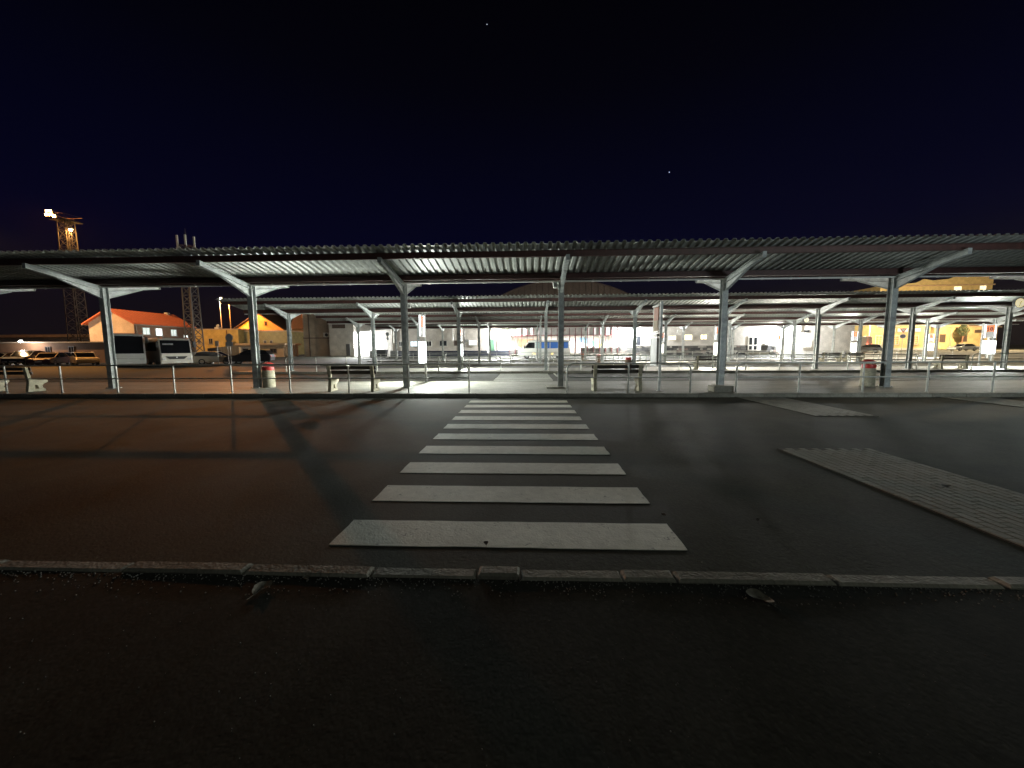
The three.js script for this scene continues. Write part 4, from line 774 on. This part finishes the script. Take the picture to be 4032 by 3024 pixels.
// ---------------------------------------------------------------- masts and lamps of the rail yard
function lattice3(t, h, w0, w1, n, mat) { // four legs with cross bracing
  const half = (y) => (w0 + (w1 - w0) * y / h) / 2;
  const C = [[-1, -1], [1, -1], [1, 1], [-1, 1]];
  for (const [a, b] of C) part('mast_leg', beam([a * half(0), 0, b * half(0)], [a * half(h), h, b * half(h)], 0.12, 0.12), mats.mastSteel, t);
  for (let f = 0; f < 4; f++) {
    const A = C[f], B = C[(f + 1) % 4], list = [];
    for (let k = 0; k < n; k++) { const y0 = h * k / n, y1 = h * (k + 1) / n, p = half(y0), q = half(y1); list.push(beam([A[0] * p, y0, A[1] * p], [B[0] * q, y1, B[1] * q], 0.06, 0.06), beam([B[0] * p, y0, B[1] * p], [A[0] * q, y1, A[1] * q], 0.06, 0.06), beam([A[0] * q, y1, A[1] * q], [B[0] * q, y1, B[1] * q], 0.06, 0.06)); }
    part('mast_bracing', list, mats.mastSteel, t);
  }
}
const SODIUM = [1, 0.31, 0.04];
function flood(t, x, y, z, k, c, to, half, soft = 0.5) { const l = new THREE.SpotLight(new THREE.Color().setRGB(...c), k, 0, half, soft, 2); l.position.set(x, y, z); l.target.position.set(...to); l.castShadow = true; l.shadow.radius = 14; t.add(l); t.add(l.target); }
function lampHead(t, x, y, z, k, c, aim, size = 0.45) {
  const h = part('lamp_head', rbox(x - size * 0.8, x + size * 0.8, y + 0.12, y + 0.4, z - size * 0.7, z + size * 0.7, 0.05, 1), mats.grey, t);
  part('lamp_bulb', (() => { const g = new THREE.SphereGeometry(0.22, 16, 10); g.scale(1.1, 0.7, 1.0); g.translate(x, y, z); return g; })(), emit('sodium lamp light', c, 400 * aim), h);
  const l = new THREE.PointLight(new THREE.Color().setRGB(...c), k); l.position.set(x, y, z); l.castShadow = true; l.shadow.radius = 12; t.add(l);
}
{
  const t = thing('floodlight_mast', 'tall lattice floodlight mast with glaring orange lamps', 'mast', [-91.0, 0.4, -73.4]);
  lattice3(t, 26.6, 2.2, 1.6, 16, mats.mastSteel); part('platform_deck', box(-1.6, 1.6, 26.6, 26.75, -1.6, 1.6), mats.mastSteel, t);
  for (const s of [-1, 1]) part('handrail', [bar([-1.6, 27.7, s * 1.6], [1.6, 27.7, s * 1.6], 0.04, 6), bar([s * 1.6, 27.7, -1.6], [s * 1.6, 27.7, 1.6], 0.04, 6)], mats.mastSteel, t);
  for (let k = 0; k < 22; k++) part('ladder_rung', bar([1.15, 4 + k, 0.9], [1.75, 4 + k, 0.9], 0.035, 6), mats.mastSteel, t);
  for (const z of [0.7, 1.1]) part('ladder_rail', bar([1.75, 0, z], [1.75, 26.5, z], 0.03, 6), mats.mastSteel, t);
  lampHead(t, -1.2, 27.5, 1.4, 800, SODIUM, 1); for (const [dx, dy] of [[-0.75, 0.1], [0.75, -0.25], [0.05, 0.7], [-0.6, 0.75]]) { const u = part('flood_unit', rbox(-1.2 + dx - 0.34, -1.2 + dx + 0.34, 27.4 + dy - 0.26, 27.4 + dy + 0.26, 1.15, 1.45, 0.04, 1), mats.grey, t); part('lamp_lens', box(-1.2 + dx - 0.3, -1.2 + dx + 0.3, 27.4 + dy - 0.22, 27.4 + dy + 0.22, 1.45, 1.47), emit('sodium lamp lens', [1, 0.62, 0.22], 30), u); } lampHead(t, 2.3, 24.6, 1.2, 600, [1, 0.46, 0.12], 0.6); part('lamp_outrigger', beam([0.8, 24.8, 0.8], [2.3, 24.85, 1.2], 0.1, 0.1), mats.mastSteel, t);
}
{
  const t = thing('antenna_mast', 'lattice telecom mast with panel antennas behind the orange-roofed house', 'mast', [-49.3, 0.1, -54.2]);
  lattice3(t, 16.6, 1.5, 1.1, 14, mats.mastSteel);
  for (const [a, z] of [[-0.75, 0.6], [0.6, 0.75], [0.95, -0.3]]) part('panel_antenna', rbox(a - 0.13, a + 0.13, 16.3, 17.9, z - 0.07, z + 0.07, 0.03, 1), mats.white, t);
  part('top_spike', bar([0, 16.6, 0], [0, 19, 0], 0.04, 6), mats.mastSteel, t); part('dish', disc(0.3, 0.2), mats.white, t, [-0.5, 16.0, 0.75]); part('cable_tray', box(0.5, 0.75, 0, 16.5, 0.75, 0.83), mats.brown, t);
}
function poleLamp(name, pos, h, k, c, label, o = {}) {
  const t = thing(name, label, 'street lamp', pos); if (o.glareCluster) for (const [dx, dy] of [[-0.75, 0], [0.05, 0.25], [0.8, -0.05]]) { const u = part('flood_unit', rbox(dx - 0.36, dx + 0.36, h + dy - 0.28, h + dy + 0.28, 0.75, 1.05, 0.04, 1), mats.grey, t); part('lamp_lens', box(dx - 0.32, dx + 0.32, h + dy - 0.24, h + dy + 0.24, 1.05, 1.07), emit('sodium lamp lens', [1, 0.55, 0.14], 30), u); part('flood_bracket', beam([0, h - 0.1, 0], [dx, h + dy, 0.76], 0.06, 0.06), mats.steel, t); } part('pole', (() => { const g = new THREE.CylinderGeometry(0.07, 0.13, h, 12); g.translate(0, h / 2, 0); return g; })(), mats.steel, t); part('lamp_arm', beam([0, h - 0.1, 0], [o.ax ?? 0.9, h + 0.15, o.az ?? 0.6], 0.07, 0.07), mats.steel, t);  // flood units added to widen the glare of the one lamp
  if (o.spot2) flood(t, (o.ax ?? 0.9), h - 0.35, o.az ?? 0.6, o.spot2[0], [1, 0.42, 0.1], o.spot2[1], o.spot2[2], 0.7);
  if (o.spot) flood(t, (o.ax ?? 0.9), h - 0.35, o.az ?? 0.6, o.spot[0], c, o.spot[1], o.spot[2]);
  if (o.glareCluster) { flood(t, 0.05, h, 1.3, 1000, c, [50, 0, 80], 0.55); flood(t, 0.75, h, 1.3, 5200, c, [66.4, 0, 82], 0.1, 1); }
  lampHead(t, o.ax ?? 0.9, h - 0.05, o.az ?? 0.6, k, c, o.aim ?? 1, 0.4);
}
poleLamp('street_lamp', [-71.6, gh(88), -89.0], 12.0, 1500, SODIUM, 'tall street lamp with an orange glare above the yellow building', { glareCluster: true });
poleLamp('street_lamp', [-74.2, gh(88), -89.4], 13.3, 350, [1, 0.9, 0.7], 'tall street lamp with a small white light above the yellow building', { aim: 0.25 });
poleLamp('street_lamp', [-52.0, gh(70), -69.5], 4.4, 45, [0.75, 0.9, 1], 'short street lamp with a bluish light before the olive wing', { aim: 0.12, ax: 0.2, az: 0.2 });
poleLamp('street_lamp', [-42.2, gh(80), -80], 3.6, 30, [0.8, 0.95, 1], 'short street lamp with a bluish light beyond the kiosk', { aim: 0.12, ax: 0.2, az: 0.2 });
// the yellow street to the right of the station
poleLamp('street_lamp', [70.5, gh(80), -81], 7.5, 4800, [1, 0.84, 0.56], 'street lamp lighting the yellow house front', { aim: 0.3, az: 0.2, ax: -0.8 });
poleLamp('street_lamp', [101, gh(88), -88], 9, 6000, [1, 0.74, 0.42], 'street lamp before the gabled yellow building', { aim: 0.3, az: -0.4, ax: 0.6 });
{
  const t = thing('yellow_street_house', 'yellow street house with pale sign boards on its front', 'house', [86.5, gh(92), -92.4], -0.06);
  part('wall', box(-5.6, 7, -0.3, 8.2, 0, -10), mats.yellow2, t); part('cornice', box(-5.8, 7.2, 8.2, 8.5, 0.25, -10.2), mats.peach, t); part('plinth', box(-5.62, 7.02, -0.3, 0.5, 0.06, -10), mats.panelGrey, t); part('string_course', box(-5.65, 7.05, 4.05, 4.2, 0.1, 0), mats.peach, t);
  for (const x of [-4.5, -0.9, 3.2]) wallWindow(t, x, x + 1.5, 1.3, 3.5, 0, mats.paneDark, mats.white);
  for (const x of [-4.4, -0.9, 3.2]) wallWindow(t, x, x + 1.3, 5.4, 7.2, 0, mats.paneDark, mats.white);
  for (const [a, b] of [[-1.5, -0.4], [0.1, 2.3], [3.4, 4.9]]) part('sign_board', box(a, b, 4.3, 5.1, 0.02, 0.1), M('pale blue sign board', [0.5, 0.6, 0.66], 0.5), t);
  for (let y = 1; y < 8; y += 0.5) part('rustication_band', box(-5.6, 7.0, y, y + 0.44, 0, 0.03), mats.yellow2, t);
}
{
  const t = gableHouse('gabled_shop', 'yellow gabled building with brown window shutters behind the white saloon', [114.2, gh(103), -103.6], -0.02, 15.4, 12, 5.9, 8.6, mats.yellow2, mats.roofDark, { seam: 1.2 });
  for (const [a, b, c, d] of [[-6.2, -4.8, 1.9, 3.9], [-1.0, 0.5, 2.0, 4.1]]) wallWindow(t, a, b, c, d, 0, mats.brown, mats.brownDark);
  part('shop_sign', box(2.2, 4.0, 4.2, 5.0, 0, 0.12), mats.brown, t); part('awning', box(0.6, 4.4, 6.1, 6.4, 0, 0.5), mats.brown, t); part('cornice', box(-7.7, 7.7, 5.7, 5.95, 0, 0.25), mats.peach, t); part('pilaster', box(-6.9, -6.4, -0.3, 5.7, 0, 0.15), mats.peach, t); part('pilaster', box(-3.8, -3.3, -0.3, 5.7, 0, 0.15), mats.peach, t);
}
{
  const t = thing('street_tree', 'dark leafy tree before the gabled yellow building', 'tree', [110.2, gh(100), -100.5]);
  part('trunk', (() => { const g = new THREE.CylinderGeometry(0.1, 0.16, 3.4, 8); g.translate(0, 1.7, 0); return g; })(), mats.brick, t);
  for (let k = 0; k < 4; k++) part('limb', bar([0, 2.6 + k * 0.2, 0], [Math.cos(k * 1.7) * 0.7, 3.8 + k * 0.25, Math.sin(k * 1.7) * 0.7], 0.05, 6), mats.brick, t);
  const leaf = [], q = new THREE.Quaternion(), e = new THREE.Euler(); for (let k = 0; k < 900; k++) { const g = new THREE.PlaneGeometry(0.2, 0.13); e.set(rr(0, 6), rr(0, 6), rr(0, 6)); g.applyQuaternion(q.setFromEuler(e)); const a = rr(0, 6.28), r = Math.sqrt(rnd()) * 1.15, y = rr(-1.3, 1.5); g.translate(Math.cos(a) * r * (1 - Math.abs(y) / 2.4), 4.7 + y, Math.sin(a) * r * (1 - Math.abs(y) / 2.4)); leaf.push(g); }
  const c = part('crown', leaf, mats.foliage, t); c.material.side = THREE.DoubleSide;
}
{ // tall ornate house front, its cornice over the second canopy
  const t = thing('ornate_house', 'tall yellow house with small pediments along its roofline', 'house', [121, gh(117), -117.6], -0.05);
  part('wall', box(-16, 14, -0.3, 18.6, 0, -12), mats.yellow2, t);
  part('parapet_wall', extrude([[-16, 18.6], [14, 18.6], [14, 21.2], [8.5, 20.7], [5.2, 21.6], [2.5, 20.3], [-2.0, 19.9], [-4.4, 20.4], [-6.5, 19.3], [-12, 18.9], [-14, 19.2]], 0.5), mats.yellow2, t, [0, 0, -0.2]); part('cornice', box(-16.3, 14.3, 18.3, 18.6, 0.4, 0), mats.peach, t);
  wallWindow(t, 3.8, 5.9, 16.4, 18.1, 0, mats.litWarm); wallWindow(t, 10.6, 12.4, 16.6, 18.2, 0, mats.litWarm); for (const x of [-12, -6, -1, 3.8, 10.6]) for (const y of [4, 9, 13]) wallWindow(t, x, x + 1.5, y, y + 2.2, 0, mats.paneDark);
}
// street lamps behind the photographer and past the platform ends: they light the crossing, fence and bench fronts
poleLamp('street_lamp', [15, 0.085, 7], 8.5, 30, [0.90, 1, 0.88], 'street lamp on the near footway behind the viewer', { ax: -1.2, az: -1.0 });
poleLamp('street_lamp', [50, 0, -30.0], 12, 1000, [1, 0.80, 0.50], 'tall street lamp beyond the end of the first platform', { ax: -1.0, az: 0.2 });
poleLamp('street_lamp', [-70, 0, -44.2], 18, 60, [1, 0.6, 0.27], 'tall yard lamp lighting the orange-roofed house', { ax: 1.0, az: 0.2, spot: [3000, [10, 3, -15], 0.72], spot2: [3600, [30, 0, 9], 0.3] });

{ // lit poster panel past the railing end: its bluish light falls on the column fronts, railing and road
  const t = thing('poster_panel', 'tall lit bluish-white poster panel on the road side past the railing', 'poster panel', [14.2, 0, -5.0], -2.2);
  part('panel_foot', rbox(-0.2, 0.2, 0, 0.75, -0.07, 0.07, 0.02, 1), mats.darkGrey, t);
  const f = part('panel_frame', [box(-0.68, 0.68, 0.75, 0.83, -0.1, 0.1), box(-0.68, 0.68, 2.55, 2.63, -0.1, 0.1), box(-0.68, -0.6, 0.83, 2.55, -0.1, 0.1), box(0.6, 0.68, 0.83, 2.55, -0.1, 0.1), box(-0.6, 0.6, 0.83, 2.55, -0.1, 0.06)], mats.darkGrey, t);
  part('lit_poster_screen', box(-0.598, 0.598, 0.832, 2.548, 0.06, 0.075), emit('lit poster screen', [0.84, 0.95, 1], 3), f);
  const l = new THREE.RectAreaLight(new THREE.Color().setRGB(0.80, 0.94, 1), 55, 1.15, 1.65); l.position.set(0, 1.69, 0.085); l.rotation.y = Math.PI; t.add(l);
}
// ---------------------------------------------------------------- small things on the ground, stars
function scrap(x, y, z, r, mat, label, name, cat) { // a dry curled leaf: thin sheet with a lobed outline, cupped and creased
  const t = thing(name, label, cat, [x, y, z], rr(0, 6)), pos = [], idx = [], n = 22, R = 6, nn = tileNoise(7, Math.floor(rr(1, 999)));
  for (let k = 0; k <= R; k++) for (let i = 0; i < n; i++) {
    const a = i / n * Math.PI * 2, f = k / R, lobe = 0.8 + 0.1 * Math.cos(a * 3) * f + 0.35 * (nn(i / n, 0.2) - 0.5), d = r * f * lobe;
    pos.push(Math.cos(a) * d * 1.5, 0.003 + r * (0.42 * f * f * nn(i / n, 0.6) + 0.16 * nn(i / n * 3, f)), Math.sin(a) * d);
  }
  for (let k = 0; k < R; k++) for (let i = 0; i < n; i++) { const a = k * n + i, b = k * n + (i + 1) % n; idx.push(a, b, a + n, b, b + n, a + n); }
  const g = new THREE.BufferGeometry(); g.setAttribute('position', new THREE.Float32BufferAttribute(pos, 3)); g.setIndex(idx); g.computeVertexNormals();
  part('blade', g, mat, t); part('stalk', bar([r * 0.9, 0.006, 0], [r * 2.1, 0.004, r * 0.25], r * 0.035 + 0.0006, 6), mat, t);
}
const dry = M('dry pale leaf', [0.2, 0.185, 0.15], 0.9, 0, { map: T.concrete, side: THREE.DoubleSide }), dark = M('dark leaf', [0.03, 0.025, 0.018], 0.9, 0, { side: THREE.DoubleSide });
scrap(-1.74, 0.086, -2.26, 0.055, dry, 'crumpled pale leaf on the footway near the kerb joint', 'fallen_leaf', 'leaf');
scrap(1.44, 0.086, -2.27, 0.06, dry, 'crumpled pale leaf with a dark curl on the footway', 'fallen_leaf', 'leaf');
scrap(-1.52, 0.086, -2.385, 0.025, dry, 'tiny pale scrap against the kerb stone', 'litter_scrap', 'litter');
scrap(1.33, 0.002, -3.62, 0.03, dark, 'dark leaf on the road beside the nearest stripes', 'fallen_leaf', 'leaf');
scrap(2.19, 0.002, -3.52, 0.028, dark, 'dark leaf lying alone between crossing and pavers', 'fallen_leaf', 'leaf');
scrap(4.82, 0.024, -4.4, 0.055, dark, 'dark leaf on the paver strip', 'fallen_leaf', 'leaf');
scrap(-0.35, 0.006, -3.02, 0.024, dark, 'small dark leaf on the first crossing stripe', 'fallen_leaf', 'leaf');
scrap(1.33, 0.002, -2.8, 0.012, dry, 'pale pebble-sized scrap beside the first stripe', 'litter_scrap', 'litter');
{ // grit on the footway and along the kerb
  const g = new THREE.IcosahedronGeometry(1, 0), m = new THREE.InstancedMesh(g, M('pale grit', [0.2, 0.19, 0.165], 0.9), 1800), d = new THREE.Object3D(); m.name = 'gravel'; m.castShadow = m.receiveShadow = true;
  for (let i = 0; i < 1800; i++) { const near = i < 1200; d.position.set(rr(-4, 4), 0.087, near ? -2.4 + Math.abs(rr(-1, 1) * rr(0, 1)) * 0.25 : rr(-2.38, -0.5)); d.scale.setScalar(rr(0.001, near ? 0.0055 : 0.0035)); d.rotation.set(rr(0, 6), rr(0, 6), 0); d.updateMatrix(); m.setMatrixAt(i, d.matrix); }
  scene.add(m); tag(m, 'pale grit scattered over the footway', 'gravel', null, 'stuff');
}
for (const [x, y, z, r, l] of [[-0.105, 0.86, -1.08, 0.28, 'faint star high over the crossing'], [0.38, 0.47, -1.07, 0.48, 'bright star above the near canopy']]) {
  const v = new THREE.Vector3(x, y, z).normalize().multiplyScalar(400), m = mesh(numbered('star'), join(new THREE.SphereGeometry(r, 10, 8)), emit('star glow', [0.8, 0.9, 1], 1.2)); m.position.copy(v); m.castShadow = false; scene.add(m); tag(m, l, 'star');
}
scene.fog = new THREE.FogExp2(new THREE.Color().setRGB(1, 0.97, 0.95), 0.00004); // thin night haze round the lamps
renderer.render(scene, camera);
